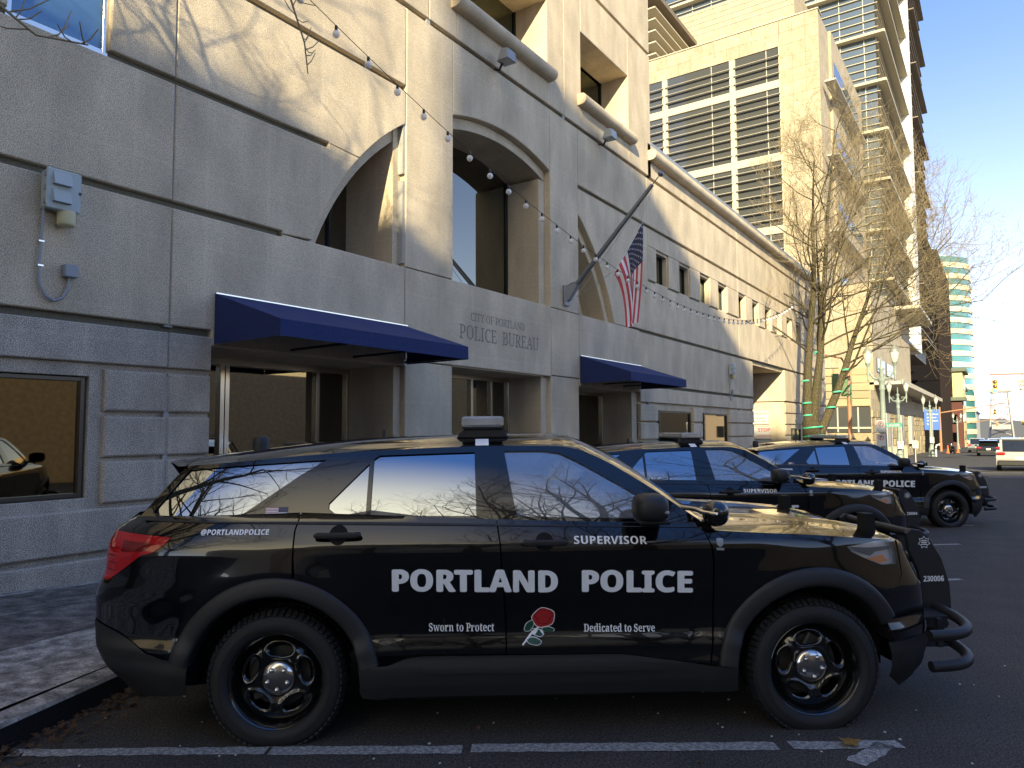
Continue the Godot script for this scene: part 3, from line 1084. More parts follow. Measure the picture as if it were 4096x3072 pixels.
func wheel(car: Node3D, cx: float, sg: float, steer := 0.0) -> void:
	var w := Node3D.new()
	w.name = "wheel"
	car.add_child(w, true)
	w.position = Vector3(cx, 0.372, 0.83 * sg)
	# lathe axis is y: turn it to point outwards
	w.basis = Basis(Vector3.UP, steer) * Basis(Vector3.RIGHT, PI * 0.5 * sg) * Basis(Vector3.UP, cx * 1.3 + 0.25)
	if not M.has("tyre_mesh"):
		var t := MB.new()
		t.lathe(pv([0.250, 0.080, 0.256, 0.098, 0.262, 0.108, 0.272, 0.117, 0.290, 0.126, 0.300, 0.1265, 0.3005, 0.129, 0.306, 0.129, 0.3065, 0.1265, 0.330, 0.124, 0.348, 0.114, 0.360, 0.098, 0.366, 0.07, 0.367, 0.0, 0.366, -0.07, 0.360, -0.098, 0.330, -0.124, 0.29, -0.126, 0.232, -0.09]), 72)
		M.tyre_mesh = t.mesh()
		var tr := MB.new()
		for k in 66:
			var a := TAU * k / 66
			for s in [1.0, -1.0]:
				var x := Transform3D(Basis(Vector3.UP, a), Vector3.ZERO)
				tr.box(Vector3(0.3655, 0.080 * s, 0), Vector3(0.013, 0.052, 0.026), x * Transform3D(Basis(Vector3(0, 0, 1), -0.45 * s), Vector3(0.004, -0.006 * s, 0)), 0.003)
			var x2 := Transform3D(Basis(Vector3.UP, a + 0.03), Vector3.ZERO)
			tr.box(Vector3(0.368, 0.028, 0), Vector3(0.012, 0.04, 0.024), x2)
			tr.box(Vector3(0.368, -0.028, 0), Vector3(0.012, 0.04, 0.024), x2)
		M.tread_mesh = tr.mesh()
		var r := MB.new()
		r.lathe(pv([0.254, 0.085, 0.262, 0.104, 0.258, 0.107, 0.252, 0.102, 0.246, 0.088, 0.238, 0.074, 0.231, 0.052, 0.227, 0.030, 0.214, 0.016]), 72)
		r.lathe(pv([0.221, 0.02, 0.215, -0.05, 0.205, -0.09]), 48)
		var zf := func(p: Vector2) -> Vector3:
			var rr := p.length()
			var an := fposmod(p.angle() + PI / 5, TAU / 5) - PI / 5
			var e := Vector2((rr * cos(an) - 0.157) / 0.035, rr * sin(an) / 0.064).length()
			var y := tab([[0.06, 0.050], [0.10, 0.052], [0.135, 0.062], [0.17, 0.060], [0.20, 0.046], [0.229, 0.024]], rr)
			y += 0.0055 * exp(-pow((e - 1.30) / 0.20, 2.0)) - 0.012 * exp(-pow((e - 0.92) / 0.18, 2.0))
			return Vector3(p.x, y, -p.y)
		for k in 5:
			for mir in [1.0, -1.0]:
				var q := PackedVector2Array()
				for j in 7:
					q.append(Vector2.from_angle(PI / 5 * j / 6) * 0.085)
				for j in 9:
					q.append(Vector2.from_angle(PI / 5 * (8 - j) / 8) * 0.228)
				for j in 13:
					var a := PI * j / 12
					q.append(Vector2(0.157 + 0.035 * cos(a), 0.064 * sin(a)))
				for j in q.size():
					q[j].y *= mir
					q[j] = q[j].rotated(TAU * k / 5)
				if Geometry2D.is_polygon_clockwise(q):
					q.reverse()
				r.patch(q, Vector2(0.009, 0.009), zf, false)
		M.rim_mesh = r.mesh()
		var c := MB.new()
		c.lathe(pv([0.091, 0.044, 0.091, 0.056, 0.086, 0.064, 0.06, 0.070, 0.045, 0.074, 0.0, 0.077]), 40)
		for k in 5:
			var a := TAU * k / 5 + 0.6
			c.lathe(pv([0.0135, 0.05, 0.0135, 0.079, 0.010, 0.084, 0.0, 0.086]), 10, Transform3D(Basis(), Vector3(cos(a) * 0.058, 0, sin(a) * 0.058)))
		M.cap_mesh = c.mesh()
		var d := MB.new()
		d.lathe(pv([0.17, -0.01, 0.165, 0.0, 0.0, 0.0]), 40)
		d.box(Vector3(-0.12, 0.01, 0.03), Vector3(0.09, 0.05, 0.12), Transform3D(), 0.01)
		M.brake_mesh = d.mesh()
	part(w, "tyre", M.tyre_mesh, M.rubber)
	part(w, "tread", M.tread_mesh, M.rubber)
	part(w, "rim", M.rim_mesh, M.rim)
	part(w, "hub_cap", M.cap_mesh, M.chrome)
	part(w, "brake_disc", M.brake_mesh, M.brake)

func soft_box(b: MB, c: Vector3, h: Vector3, e := 3.2, nu := 16, nv := 10, x := Transform3D.IDENTITY) -> void:
	# superellipsoid: a rounded block
	var p := func(u: float, v: float) -> Vector3:
		var g := func(t: float): return signf(t) * pow(absf(t), 2.0 / e)
		return Vector3(h.x * g.call(cos(v)) * g.call(cos(u)), h.y * g.call(sin(v)), h.z * g.call(cos(v)) * g.call(sin(u)))
	var base := b.v.size()
	for j in nv + 1:
		for k in nu:
			var q: Vector3 = p.call(TAU * k / nu, -PI / 2 + PI * j / nv)
			b.v.append(x * (c + q))
			var t := Vector3(q.x / h.x, q.y / h.y, q.z / h.z)
			var nn := Vector3(signf(t.x) * pow(absf(t.x), e - 1) / h.x, signf(t.y) * pow(absf(t.y), e - 1) / h.y, signf(t.z) * pow(absf(t.z), e - 1) / h.z)
			b.n.append((x.basis * nn).normalized())
	for j in nv:
		for k in nu:
			var a := base + j * nu + k
			var d := base + j * nu + (k + 1) % nu
			b.i.append_array([a, d, a + nu, d, d + nu, a + nu])

func suv_materials() -> void:
	var paint := mat(lin(0.0022, 0.0024, 0.0035), 0.12, 0.0, 0.36)
	paint.clearcoat_enabled = true
	paint.clearcoat = 1.0
	paint.clearcoat_roughness = 0.012
	M.paint = paint
	M.trim = mat(lin(0.013, 0.013, 0.014), 0.55)
	M.gap = mat(lin(0.002, 0.002, 0.002), 0.9)
	M.rubber = mat(lin(0.011, 0.011, 0.012), 0.72)
	M.rim = mat(lin(0.004, 0.004, 0.004), 0.14, 0.0, 0.7)
	M.chrome = mat(lin(0.62, 0.60, 0.57), 0.13, 1.0)
	M.brake = mat(lin(0.05, 0.048, 0.045), 0.5, 0.6)
	var gl := mat(lin(0.29, 0.32, 0.35), 0.0, 1.0)
	gl.clearcoat_enabled = true
	gl.clearcoat = 1.0
	gl.clearcoat_roughness = 0.0
	M.tint = gl
	var g2 := pane(lin(0.34, 0.37, 0.40), 0.5)
	g2.metallic = 0.55
	g2.metallic_specular = 1.0
	g2.clearcoat_enabled = true
	g2.clearcoat = 1.0
	g2.clearcoat_roughness = 0.0
	M.clear_tint = g2
	M.decal = mat(lin(0.80, 0.82, 0.84), 0.4)
	M.decal_white = mat(lin(0.85, 0.86, 0.87), 0.4)
	M.red_lens = mat(lin(0.42, 0.010, 0.014), 0.05, 0.0, 0.7)
	M.red_dark = mat(lin(0.16, 0.004, 0.006), 0.1, 0.0, 0.7)
	M.amber = mat(lin(0.55, 0.17, 0.03), 0.1)
	M.lamp_chrome = mat(lin(0.62, 0.62, 0.62), 0.25, 0.55)
	M.clear_lens = pane(lin(0.7, 0.72, 0.72), 0.10)
	M.frost_lens = pane(lin(0.62, 0.62, 0.58), 0.42)
	M.seat = mat(lin(0.035, 0.034, 0.032), 0.9)
	M.red = mat(lin(0.36, 0.018, 0.02), 0.4)
	M.leaf_green = mat(lin(0.012, 0.07, 0.045), 0.4)
	M.flag_blue = mat(lin(0.03, 0.035, 0.10), 0.4)
	M.flag_red = mat(lin(0.30, 0.05, 0.06), 0.4)

const WIN_Q := [-0.575, 1.520, -0.745, 1.285, -0.70, 1.268, -0.27, 1.258, -0.215, 1.275, 0.075, 1.478, 0.225, 1.572, -0.25, 1.545]
const WIN_R1 := [0.480, 1.262, 0.315, 1.266, 0.268, 1.300, 0.268, 1.330, 0.480, 1.548]
const WIN_R2 := [0.505, 1.262, 0.505, 1.573, 0.535, 1.594, 1.095, 1.608, 1.105, 1.250]
const WIN_F := [1.335, 1.246, 1.270, 1.612, 1.50, 1.612, 1.60, 1.598, 1.70, 1.550, 2.03, 1.360, 2.21, 1.245, 2.21, 1.218]

func suv(label: String) -> Node3D:
	var car := thing("police_suv", label, "police car", Vector3.ZERO, 0.0, "black police SUVs parked at an angle to the kerb")
	var arch_r := disc(Vector2(0, 0.37), 0.50)
	var arch_f := disc(Vector2(3.02, 0.37), 0.50)
	var lampf := pv([3.235, 1.050, 3.26, 1.020, 3.38, 0.965, 3.47, 0.930, 3.585, 0.925, 3.595, 0.985, 3.565, 1.055, 3.50, 1.072])
	var tail := pv([-0.990, 1.186, -0.585, 1.160, -0.62, 1.120, -0.68, 1.080, -0.75, 1.062, -0.86, 0.985, -0.965, 0.918, -1.040, 0.918, -1.022, 1.00, -1.014, 1.10, -0.998, 1.18])
	# panels, with real shut lines between them
	var q := pv([-0.44, 0.50, 0.10, 0.86, 0.096, 1.00, 0.092, 1.19, 0.115, 1.285])
	for k in 24:
		var y := lerpf(1.262, 0.50, k / 23.0)
		q.append(Vector2(tab(REAR_X, y) + 0.002, y))
	flank(car, "rear_quarter_panel", q, M.paint, [arch_r, tail], 0.0, side_z, Vector2(0.025, 0.03))
	var rd := pv([0.145, 0.74, 0.118, 0.91, 0.104, 1.06, 0.101, 1.19, 0.124, 1.285, 1.215, 1.235, 1.234, 1.10, 1.262, 0.67, 1.262, 0.505, 0.50, 0.515, 0.36, 0.62])
	var door_r := flank(car, "rear_door", rd, M.paint, [arch_r])
	var fd := pv([1.223, 1.235, 1.242, 1.10, 1.270, 0.67, 1.270, 0.505, 2.395, 0.435, 2.425, 0.63, 2.432, 1.00, 2.424, 1.07, 2.385, 1.175, 2.30, 1.195])
	var door_f := flank(car, "front_door", fd, M.paint)
	var ff := pv([2.404, 0.43, 2.434, 0.63, 2.441, 1.00, 2.433, 1.07, 2.392, 1.172])
	for k in 13:
		var x := 2.44 + 1.17 * k / 12
		ff.append(Vector2(x, tab(FENDER_Y, x)))
	ff.append_array(pv([3.62, 0.86, 3.46, 0.70, 3.30, 0.45, 2.60, 0.43]))
	flank(car, "front_fender", ff, M.paint, [arch_f, lampf])
	flank(car, "front_bumper", pv([3.40, 0.66, 3.50, 0.745, 3.628, 0.86, 3.628, 1.056, 3.70, 1.03, 3.74, 0.97, 3.80, 0.86, 3.855, 0.75, 3.868, 0.62, 3.86, 0.50, 3.46, 0.50]), M.paint, [arch_f, lampf], 0.0, side_z, Vector2(0.025, 0.03))
	flank(car, "lower_bumper", pv([3.46, 0.50, 3.86, 0.50, 3.845, 0.35, 3.80, 0.24, 3.66, 0.16, 3.48, 0.30]), M.trim, [disc(Vector2(3.02, 0.37), 0.47)])
	var rb_poly := pv([-1.09, 0.690, -1.0, 0.668, -0.90, 0.640, -0.78, 0.585, -0.70, 0.540, -0.60, 0.515, -0.44, 0.50, -0.47, 0.32, -0.62, 0.30])
	for k in 14:
		var y := lerpf(0.26, 0.665, k / 13.0)
		rb_poly.append(Vector2(tab(REAR_X, y) + 0.002, y))
	flank(car, "rear_bumper_cladding", rb_poly, M.trim, [disc(Vector2(0, 0.37), 0.47)], 0.008, side_z, Vector2(0.03, 0.03))
	flank(car, "rocker_cladding", pv([0.42, 0.465, 0.62, 0.465, 0.72, 0.497, 0.80, 0.508, 1.90, 0.497, 2.20, 0.455, 2.40, 0.425, 2.60, 0.415, 2.58, 0.275, 0.48, 0.285]), M.trim, [disc(Vector2(0, 0.37), 0.47), disc(Vector2(3.02, 0.37), 0.47)], 0.012, side_z, Vector2(0.06, 0.02))
	flank(car, "step_pad", pv([0.78, 0.435, 0.83, 0.462, 0.95, 0.470, 2.02, 0.452, 2.16, 0.434, 2.20, 0.42, 2.14, 0.408, 0.84, 0.418]), M.trim, [], 0.026, side_z, Vector2(0.1, 0.03))
	# wheel-arch mouldings with depth
	for cx in [0.0, 3.02]:
		for sg in [1.0, -1.0]:
			var b := MB.new()
			var n := 48
			var prof := [[0.470, -0.09], [0.470, -0.03], [0.471, 0.004], [0.476, 0.020], [0.490, 0.026], [0.515, 0.025], [0.545, 0.020], [0.566, 0.013], [0.577, 0.002], [0.580, -0.02]]
			var rows := []
			for k in n + 1:
				var an := lerpf(0.17, PI - 0.22, k / float(n)) if cx < 1.0 else lerpf(0.50, PI - 0.10, k / float(n))
				var base := Vector2(cx + cos(an) * 0.53, 0.37 + sin(an) * 0.53)
				var zb := side_z(base.x, base.y)
				var row := []
				for pr in prof:
					row.append(Vector3(cx + cos(an) * pr[0], 0.37 + sin(an) * pr[0], sg * (zb + pr[1])))
				rows.append(row)
			b.skin(rows, Vector3(cx, 0.5, 0.0))
			pmb(car, "arch_moulding", b, M.trim)
			var li := MB.new()
			li.lathe(pv([0.505, -0.03, 0.505, -0.42, 0.1, -0.42]), 24, Transform3D(Basis(Vector3.RIGHT, PI * 0.5), Vector3(cx, 0.37, 0.93)) if sg > 0 else Transform3D(Basis(Vector3.RIGHT, -PI * 0.5), Vector3(cx, 0.37, -0.93)), false, PI + 0.25 if sg > 0 else 0.25, TAU - 0.25 if sg > 0 else PI - 0.25)
			pmb(car, "wheel_well", li, M.gap)
	# closing faces, inner shell
	var inner := MB.new()
	for sg in [1.0, -1.0]:
		for seg in [[0.55, 2.46, 0.84], [-0.62, -0.5, 0.70], [3.5, 3.56, 0.60]]:
			inner.box(Vector3((seg[0] + seg[1]) * 0.5, 0.75, sg * seg[2]), Vector3(seg[1] - seg[0], 0.90, 0.10))
	inner.box(Vector3(1.5, 0.90, 0), Vector3(0.9, 0.02, 1.7))
	inner.box(Vector3(1.5, 0.30, 0), Vector3(2.0, 0.16, 1.66))
	inner.box(Vector3(-0.55, 0.52, 0), Vector3(0.3, 0.5, 1.3))
	inner.box(Vector3(3.3, 0.60, 0), Vector3(0.4, 0.7, 1.1))
	pmb(car, "inner_shell", inner, M.gap)
	for e in [[REAR_X, -1.0, 0.26, "tailgate"], [FRONT_X, 1.0, 0.36, "grille_panel"]]:
		var b := MB.new()
		var ys := span(0.22, 1.27 if e[1] < 0 else 1.04, 12)
		for k in ys.size() - 1:
			var p := []
			for w in [[ys[k], -1.0], [ys[k], 1.0], [ys[k + 1], 1.0], [ys[k + 1], -1.0]]:
				var x: float = tab(e[0], w[0])
				p.append(Vector3(x, w[0], w[1] * side_z(x, w[0])))
			b.quad_out(p[0], p[1], p[2], p[3], Vector3(1.4, 0.7, 0))
		pmb(car, e[3], b, M.paint if e[1] < 0 else M.trim)
	var rw := MB.new()
	rw.quad_out(Vector3(-0.79, 1.27, -0.66), Vector3(-0.79, 1.27, 0.66), Vector3(-0.60, 1.545, 0.60), Vector3(-0.60, 1.545, -0.60), Vector3(1, 1, 0))
	pmb(car, "rear_window", rw, M.tint)
	# cabin sides: pillars with the panes let in
	var panes := [pv(WIN_Q), pv(WIN_R1), pv(WIN_R2), pv(WIN_F)]
	for p in panes:
		if Geometry2D.is_polygon_clockwise(p):
			p.reverse()
	var out := PackedVector2Array()
	for k in 26:
		var x := lerpf(2.44, -0.60, k / 25.0)
		out.append(Vector2(x, tab(RAIL_Y, x)))
	out.append_array(pv([-0.82, 1.262, 0.10, 1.256, 1.22, 1.226, 2.30, 1.195]))
	flank(car, "pillar_frame", out, M.paint, panes, 0.0, cabin_z, Vector2(0.08, 0.04))
	flank(door_r, "window", panes[1].duplicate(), M.tint, [], -0.012, cabin_z, Vector2(0.08, 0.04), false)
	flank(door_r, "window", panes[2].duplicate(), M.tint, [], -0.012, cabin_z, Vector2(0.08, 0.04), false)
	flank(door_f, "window", panes[3].duplicate(), M.clear_tint, [], -0.012, cabin_z, Vector2(0.08, 0.04), false)
	flank(car, "quarter_window", panes[0].duplicate(), M.tint, [], -0.012, cabin_z, Vector2(0.08, 0.04), false)
	for k in 4:
		flank(car, "far_window", panes[k].duplicate(), M.clear_tint if k == 3 else M.tint, [], 0.012, func(x, y): return -cabin_z(x, y), Vector2(0.16, 0.1), false)
		var ring: PackedVector2Array = panes[k].duplicate()
		ring.append(ring[0])
		hem(car, "window_seal", ring, M.trim, cabin_z, 0.02, 0.002)
	hem(car, "belt_moulding", pv([-0.80, 1.252, 0.10, 1.247, 1.21, 1.217, 2.28, 1.186]), M.trim, cabin_z, 0.05, 0.004)
	for sg in [1.0, -1.0]:
		var bm := MB.new()
		var xs := span(-0.80, 2.36, 40)
		for k in 40:
			var p := []
			for w in [[xs[k], 0], [xs[k + 1], 0], [xs[k + 1], 1], [xs[k], 1]]:
				var y: float = lerpf(1.262, 1.196, (w[0] + 0.8) / 3.1) + (0.004 if w[1] else -0.018)
				p.append(Vector3(w[0], y, sg * (maxf(cabin_z(w[0], y), side_z(w[0], y) if w[1] == 0 else 0.0) + 0.006)))
			bm.quad_out(p[0], p[1], p[2], p[3], Vector3(p[0].x, 1.0, 0))
		pmb(car, "belt_moulding", bm, M.trim)
	# roof, windscreen, bonnet
	var top := func(p): return Vector3(p.x, top_y(p.x, -p.y), -p.y)
	var ol := PackedVector2Array()
	var wl := PackedVector2Array()
	for k in 31:
		var x := lerpf(-0.62, 2.46, k / 30.0)
		ol.append(Vector2(x, -rail_z(x)))
	for k in 31:
		var x := lerpf(2.46, -0.62, k / 30.0)
		ol.append(Vector2(x, rail_z(x)))
	wl = pv([1.70, -0.60, 1.76, -0.665, 2.44, -0.735, 2.44, 0.735, 1.76, 0.665, 1.70, 0.60])
	var rb := MB.new()
	rb.patch(ol, Vector2(0.08, 0.06), top, false, [wl])
	pmb(car, "roof", rb, M.paint)
	var wb := MB.new()
	wb.patch(wl, Vector2(0.1, 0.1), func(p): return top.call(p) - Vector3(0, 0.006, 0), false)
	pmb(car, "windscreen", wb, M.clear_tint)
	var sp := MB.new()
	sp.patch(pv([-0.75, -0.56, -0.64, -0.70, -0.60, -0.72, -0.60, 0.72, -0.64, 0.70, -0.75, 0.56]), Vector2(0.05, 0.1), func(p): return Vector3(p.x, top_y(-0.62, -p.y) + 0.004 + (p.x + 0.60) * 0.10, -p.y))
	sp.patch(pv([-0.75, -0.56, -0.64, -0.70, -0.60, -0.72, -0.60, 0.72, -0.64, 0.70, -0.75, 0.56]), Vector2(0.05, 0.1), func(p): return Vector3(p.x, top_y(-0.62, -p.y) - 0.05 + (p.x + 0.60) * -0.25, -p.y), true)
	pmb(car, "spoiler", sp, M.paint)
	var hl := PackedVector2Array()
	for k in 19:
		var x := lerpf(2.46, 3.62, k / 18.0)
		hl.append(Vector2(x, -hood_edge(minf(x, 3.60)) + 0.004))
	for k in 19:
		var x := lerpf(3.62, 2.46, k / 18.0)
		hl.append(Vector2(x, hood_edge(minf(x, 3.60)) - 0.004))
	var hb := MB.new()
	hb.patch(hl, Vector2(0.06, 0.05), func(p): return Vector3(p.x, hood_y(minf(p.x, 3.62), -p.y), -p.y))
	pmb(car, "bonnet", hb, M.paint)
	var nose := MB.new()
	for k in 20:
		var z0 := lerpf(-0.60, 0.60, k / 20.0)
		var z1 := lerpf(-0.60, 0.60, (k + 1) / 20.0)
		nose.quad_out(Vector3(3.61, hood_y(3.6, z0), z0), Vector3(3.61, hood_y(3.6, z1), z1), Vector3(3.725, 1.03, z1), Vector3(3.725, 1.03, z0), Vector3(3, 0.5, 0))
	pmb(car, "bonnet_lip", nose, M.paint)
	# lamps
	var hd := flank(car, "headlight", lampf.duplicate(), M.lamp_chrome, [], -0.03, side_z, Vector2(0.05, 0.03))
	flank(hd, "lens", lampf.duplicate(), M.clear_lens, [], 0.0, side_z, Vector2(0.05, 0.03), false)
	flank(hd, "amber_reflector", pv([3.37, 0.972, 3.47, 0.938, 3.535, 0.945, 3.50, 0.985]), M.amber, [], -0.018, side_z, Vector2(0.05, 0.03), false)
	flank(hd, "lamp_bezel", pv([3.25, 1.046, 3.40, 1.032, 3.57, 1.030, 3.575, 1.012, 3.44, 1.005, 3.40, 0.985, 3.30, 1.015]), M.black_metal, [], -0.016, side_z, Vector2(0.05, 0.03), false)
	var hr := lampf.duplicate()
	hr.append(hr[0])
	hem(car, "lamp_rim", hr, M.trim, side_z, 0.05, 0.001)
	var tl := flank(car, "tail_light", tail.duplicate(), M.red_lens, [], 0.004, side_z, Vector2(0.04, 0.03))
	flank(tl, "lens_rib", pv([-0.88, 1.140, -0.68, 1.128, -0.75, 1.085, -0.88, 1.080]), M.red_dark, [], 0.006, side_z, Vector2(0.04, 0.03), false)
	for k in 4:
		flank(tl, "lens_rib", pv([-1.0, 1.10 - 0.04 * k, -0.92, 1.098 - 0.04 * k, -0.92, 1.092 - 0.04 * k, -1.0, 1.094 - 0.04 * k]), M.red_dark, [], 0.007, side_z, Vector2(0.04, 0.03), false)
	# door handles
	for h in [[0.34, 1.165, door_r], [1.485, 1.112, door_f]]:
		var b := MB.new()
		soft_box(b, Vector3(h[0], h[1], side_z(h[0], h[1]) + 0.030), Vector3(0.132, 0.017, 0.013), 4.0, 20, 10)
		b.box(Vector3(h[0] - 0.105, h[1], side_z(h[0], h[1]) + 0.01), Vector3(0.03, 0.026, 0.04))
		b.box(Vector3(h[0] + 0.105, h[1], side_z(h[0], h[1]) + 0.01), Vector3(0.03, 0.026, 0.04))
		pmb(h[2], "handle", b, M.trim)
		var c := MB.new()
		c.patch(disc(Vector2(h[0], h[1]), 0.052, 20), Vector2(0.02, 0.02), func(p): return Vector3(p.x, p.y, side_z(p.x, p.y) + 0.0015))
		pmb(h[2], "handle_recess", c, M.gap)
	# mirrors
	for sg in [1.0, -1.0]:
		var b := MB.new()
		soft_box(b, Vector3(2.06, 1.305, 1.075), Vector3(0.095, 0.078, 0.115), 3.0, 20, 12, Transform3D(Basis().scaled(Vector3(1, 1, sg)), Vector3.ZERO))
		b.box(Vector3(2.075, 1.232, 1.06), Vector3(0.17, 0.028, 0.19), Transform3D(Basis().scaled(Vector3(1, 1, sg)), Vector3.ZERO), 0.012)
		b.box(Vector3(2.10, 1.222, 0.95), Vector3(0.10, 0.035, 0.14), Transform3D(Basis().scaled(Vector3(1, 1, sg)), Vector3.ZERO), 0.008)
		var mo := pmb(car, "door_mirror", b, M.trim)
		if sg > 0:
			bx(mo, "repeater_lamp", Vector3(2.125, 1.288, 1.172), Vector3(0.035, 0.016, 0.012), M.frost_lens, 0.004)
	# spot lamp on the windscreen pillar
	var b := MB.new()
	soft_box(b, Vector3(2.46, 1.255, 0.965), Vector3(0.072, 0.072, 0.078), 2.3, 20, 14)
	var spot := pmb(car, "spot_lamp", b, M.rim)
	b = MB.new()
	b.tube(PackedVector3Array([Vector3(2.31, 1.275, 0.80), Vector3(2.36, 1.275, 0.93), Vector3(2.38, 1.265, 1.0), Vector3(2.45, 1.258, 1.045)]), PackedFloat32Array([0.014, 0.014, 0.013, 0.012]), 10)
	pmb(spot, "arm", b, M.chrome)
	# roof kit
	var lb := thing_part(car, "light_bar")
	bx(lb, "lens_housing", Vector3(1.145, 1.791, 0), Vector3(0.26, 0.064, 1.20), M.frost_lens, 0.012)
	bx(lb, "lens_core", Vector3(1.145, 1.789, 0), Vector3(0.16, 0.045, 1.14), M.lamp_chrome, 0.004)
	bx(lb, "base", Vector3(1.145, 1.752, 0), Vector3(0.25, 0.014, 1.18), M.trim, 0.004)
	for k in 6:
		bx(lb, "lens_rib", Vector3(1.025 + 0.048 * k, 1.791, 0.603), Vector3(0.004, 0.054, 0.006), M.lamp_chrome)
	for sg in [1.0, -1.0]:
		b = MB.new()
		b.prism(pv([0.985, 1.690, 1.305, 1.690, 1.290, 1.722, 1.255, 1.747, 1.035, 1.747, 1.0, 1.722]), func(p, d): return Vector3(p.x, p.y, d * sg), 0.57, 0.50, 0.006, true)
		pmb(lb, "foot", b, M.trim)
	b = MB.new()
	b.lathe(pv([0.058, 0.0, 0.056, 0.05, 0.050, 0.085, 0.03, 0.094, 0.0, 0.096]), 20, Transform3D(Basis(), Vector3(-0.38, top_y(-0.38, 0.0) - 0.004, 0.0)))
	pmb(car, "roof_antenna", b, M.trim)
	b = MB.new()
	b.lathe(pv([0.012, 0.0, 0.012, 0.05, 0.0, 0.052]), 10, Transform3D(Basis(), Vector3(0.46, top_y(0.46, 0) - 0.002, 0)))
	pmb(car, "roof_antenna", b, M.trim)
	bx(car, "roof_antenna", Vector3(-0.12, top_y(-0.12, 0.1) + 0.006, 0.1), Vector3(0.14, 0.018, 0.12), M.trim, 0.004)
	# push bumper
	var pb := thing_part(car, "push_bumper")
	for sg in [1.0, -1.0]:
		b = MB.new()
		b.prism(pv([3.885, 1.045, 3.90, 0.93, 3.955, 0.80, 3.97, 0.70, 3.90, 0.50, 4.10, 0.40, 4.165, 0.56, 4.16, 0.72, 4.115, 0.88, 4.03, 1.025, 3.98, 1.063, 3.92, 1.072]), func(p, d): return Vector3(p.x, p.y, sg * 0.42 + d) if true else Vector3.ZERO, 0.014, -0.014, 0.004, true)
		pmb(pb, "upright", b, M.trim)
	for y in [1.035, 0.86, 0.62, 0.46]:
		b = MB.new()
		b.tube(PackedVector3Array([Vector3(3.95 + (1.035 - y) * 0.3, y, -0.42), Vector3(3.95 + (1.035 - y) * 0.3, y, 0.42)]), PackedFloat32Array([0.028, 0.028]), 10)
		pmb(pb, "cross_bar", b, M.trim)
	for y in [0.575, 0.405]:
		var pts := PackedVector3Array()
		var rad := PackedFloat32Array()
		for k in 33:
			var a := PI * k / 32.0
			var c := cos(a)
			var s := sin(a)
			pts.append(Vector3(3.66 + 0.40 * pow(s, 0.55), y - 0.02 * (1.0 - s), 0.99 * signf(c) * pow(absf(c), 0.62)))
			rad.append(0.031)
		b = MB.new()
		b.tube(pts, rad, 12)
		pmb(pb, "hoop", b, M.trim)
		b = MB.new()
		b.box(Vector3(3.93, y - 0.01, 0), Vector3(0.22, 0.012, 1.3))
		pmb(pb, "shelf", b, M.trim)
	for z in [-0.7, -0.5, 0.5, 0.7]:
		bx(pb, "strut", Vector3(3.90, 0.49, z), Vector3(0.03, 0.17, 0.03), M.trim)
	star(pb, Vector3(4.0, 0.985, 0.4355), 0.042)
	# lettering and marks
	var heavy := sysfont("Droid Sans", 700)
	bold("PORTLAND", 0.118, Vector2(0.645, 0.860), 0.905, -0.0235, side_z, 0.0025, heavy, 0.0055, M.decal, car)
	bold("POLICE", 0.118, Vector2(1.695, 0.838), 0.615, -0.026, side_z, 0.0025, heavy, 0.0055, M.decal, car)
	bold("SUPERVISOR", 0.043, Vector2(1.650, 1.100), 0.410, -0.018, side_z, 0.0025, heavy, 0.0, M.decal_white, car)
	bold("@PORTLANDPOLICE", 0.030, Vector2(-0.42, 1.172), 0.375, -0.008, side_z, 0.0025, sysfont("Droid Sans", 700, true), 0.0008, M.decal_white, car)
	var sc := sysfont("Droid Serif", 700)
	bold("Sworn to Protect", 0.046, Vector2(0.840, 0.632), 0.360, -0.02, side_z, 0.006, sc, 0.0, M.decal_white, car)
	bold("Dedicated to Serve", 0.046, Vector2(1.700, 0.612), 0.400, -0.02, side_z, 0.006, sc, 0.0, M.decal_white, car)
	bold("GOOD", 0.02, Vector2(-0.105, 0.652), 0.085, 0.12, func(x, y): return 0.957, 0.0, heavy, 0.0, M.trim, car)
	bold("YEAR", 0.02, Vector2(0.015, 0.664), 0.085, -0.12, func(x, y): return 0.957, 0.0, heavy, 0.0, M.trim, car)
	rose(car)
	flag_decal(car)
	var st := MB.new()
	st.patch(pv([1.10, 0.0, 1.18, 0.0, 1.18, 0.10, 1.10, 0.10]), Vector2(0.04, 0.01), func(p: Vector2): var z: float = rail_z(p.x) - 0.004 - p.y; return Vector3(p.x, top_y(p.x, z) + 0.003, z))
	pmb(car, "roof_marker", st, M.decal_white)
	badge(car)
	# cabin
	var cab := thing_part(car, "cabin")
	for s in [[1.45, 0.38], [1.45, -0.38], [0.55, 0.40], [0.55, -0.40]]:
		b = MB.new()
		soft_box(b, Vector3(s[0], 1.00, s[1]), Vector3(0.26, 0.09, 0.25), 4.0)
		soft_box(b, Vector3(s[0] - 0.28, 1.20, s[1]), Vector3(0.07, 0.22, 0.24), 3.5, 16, 10, Transform3D())
		soft_box(b, Vector3(s[0] - 0.31, 1.46, s[1]), Vector3(0.05, 0.075, 0.13), 3.0)
		pmb(cab, "seat", b, M.seat)
	bx(cab, "dashboard", Vector3(2.25, 1.10, 0), Vector3(0.42, 0.16, 1.4), M.seat, 0.04)
	b = MB.new()
	b.lathe(pv([0.185, -0.012, 0.197, 0.0, 0.185, 0.012, 0.173, 0.0, 0.185, -0.012]), 28, Transform3D(Basis(Vector3(0, 0, 1), 1.1), Vector3(1.93, 1.17, -0.38)))
	pmb(cab, "steering_wheel", b, M.trim)
	bx(cab, "partition", Vector3(1.02, 1.25, 0), Vector3(0.02, 0.6, 1.3), M.seat)
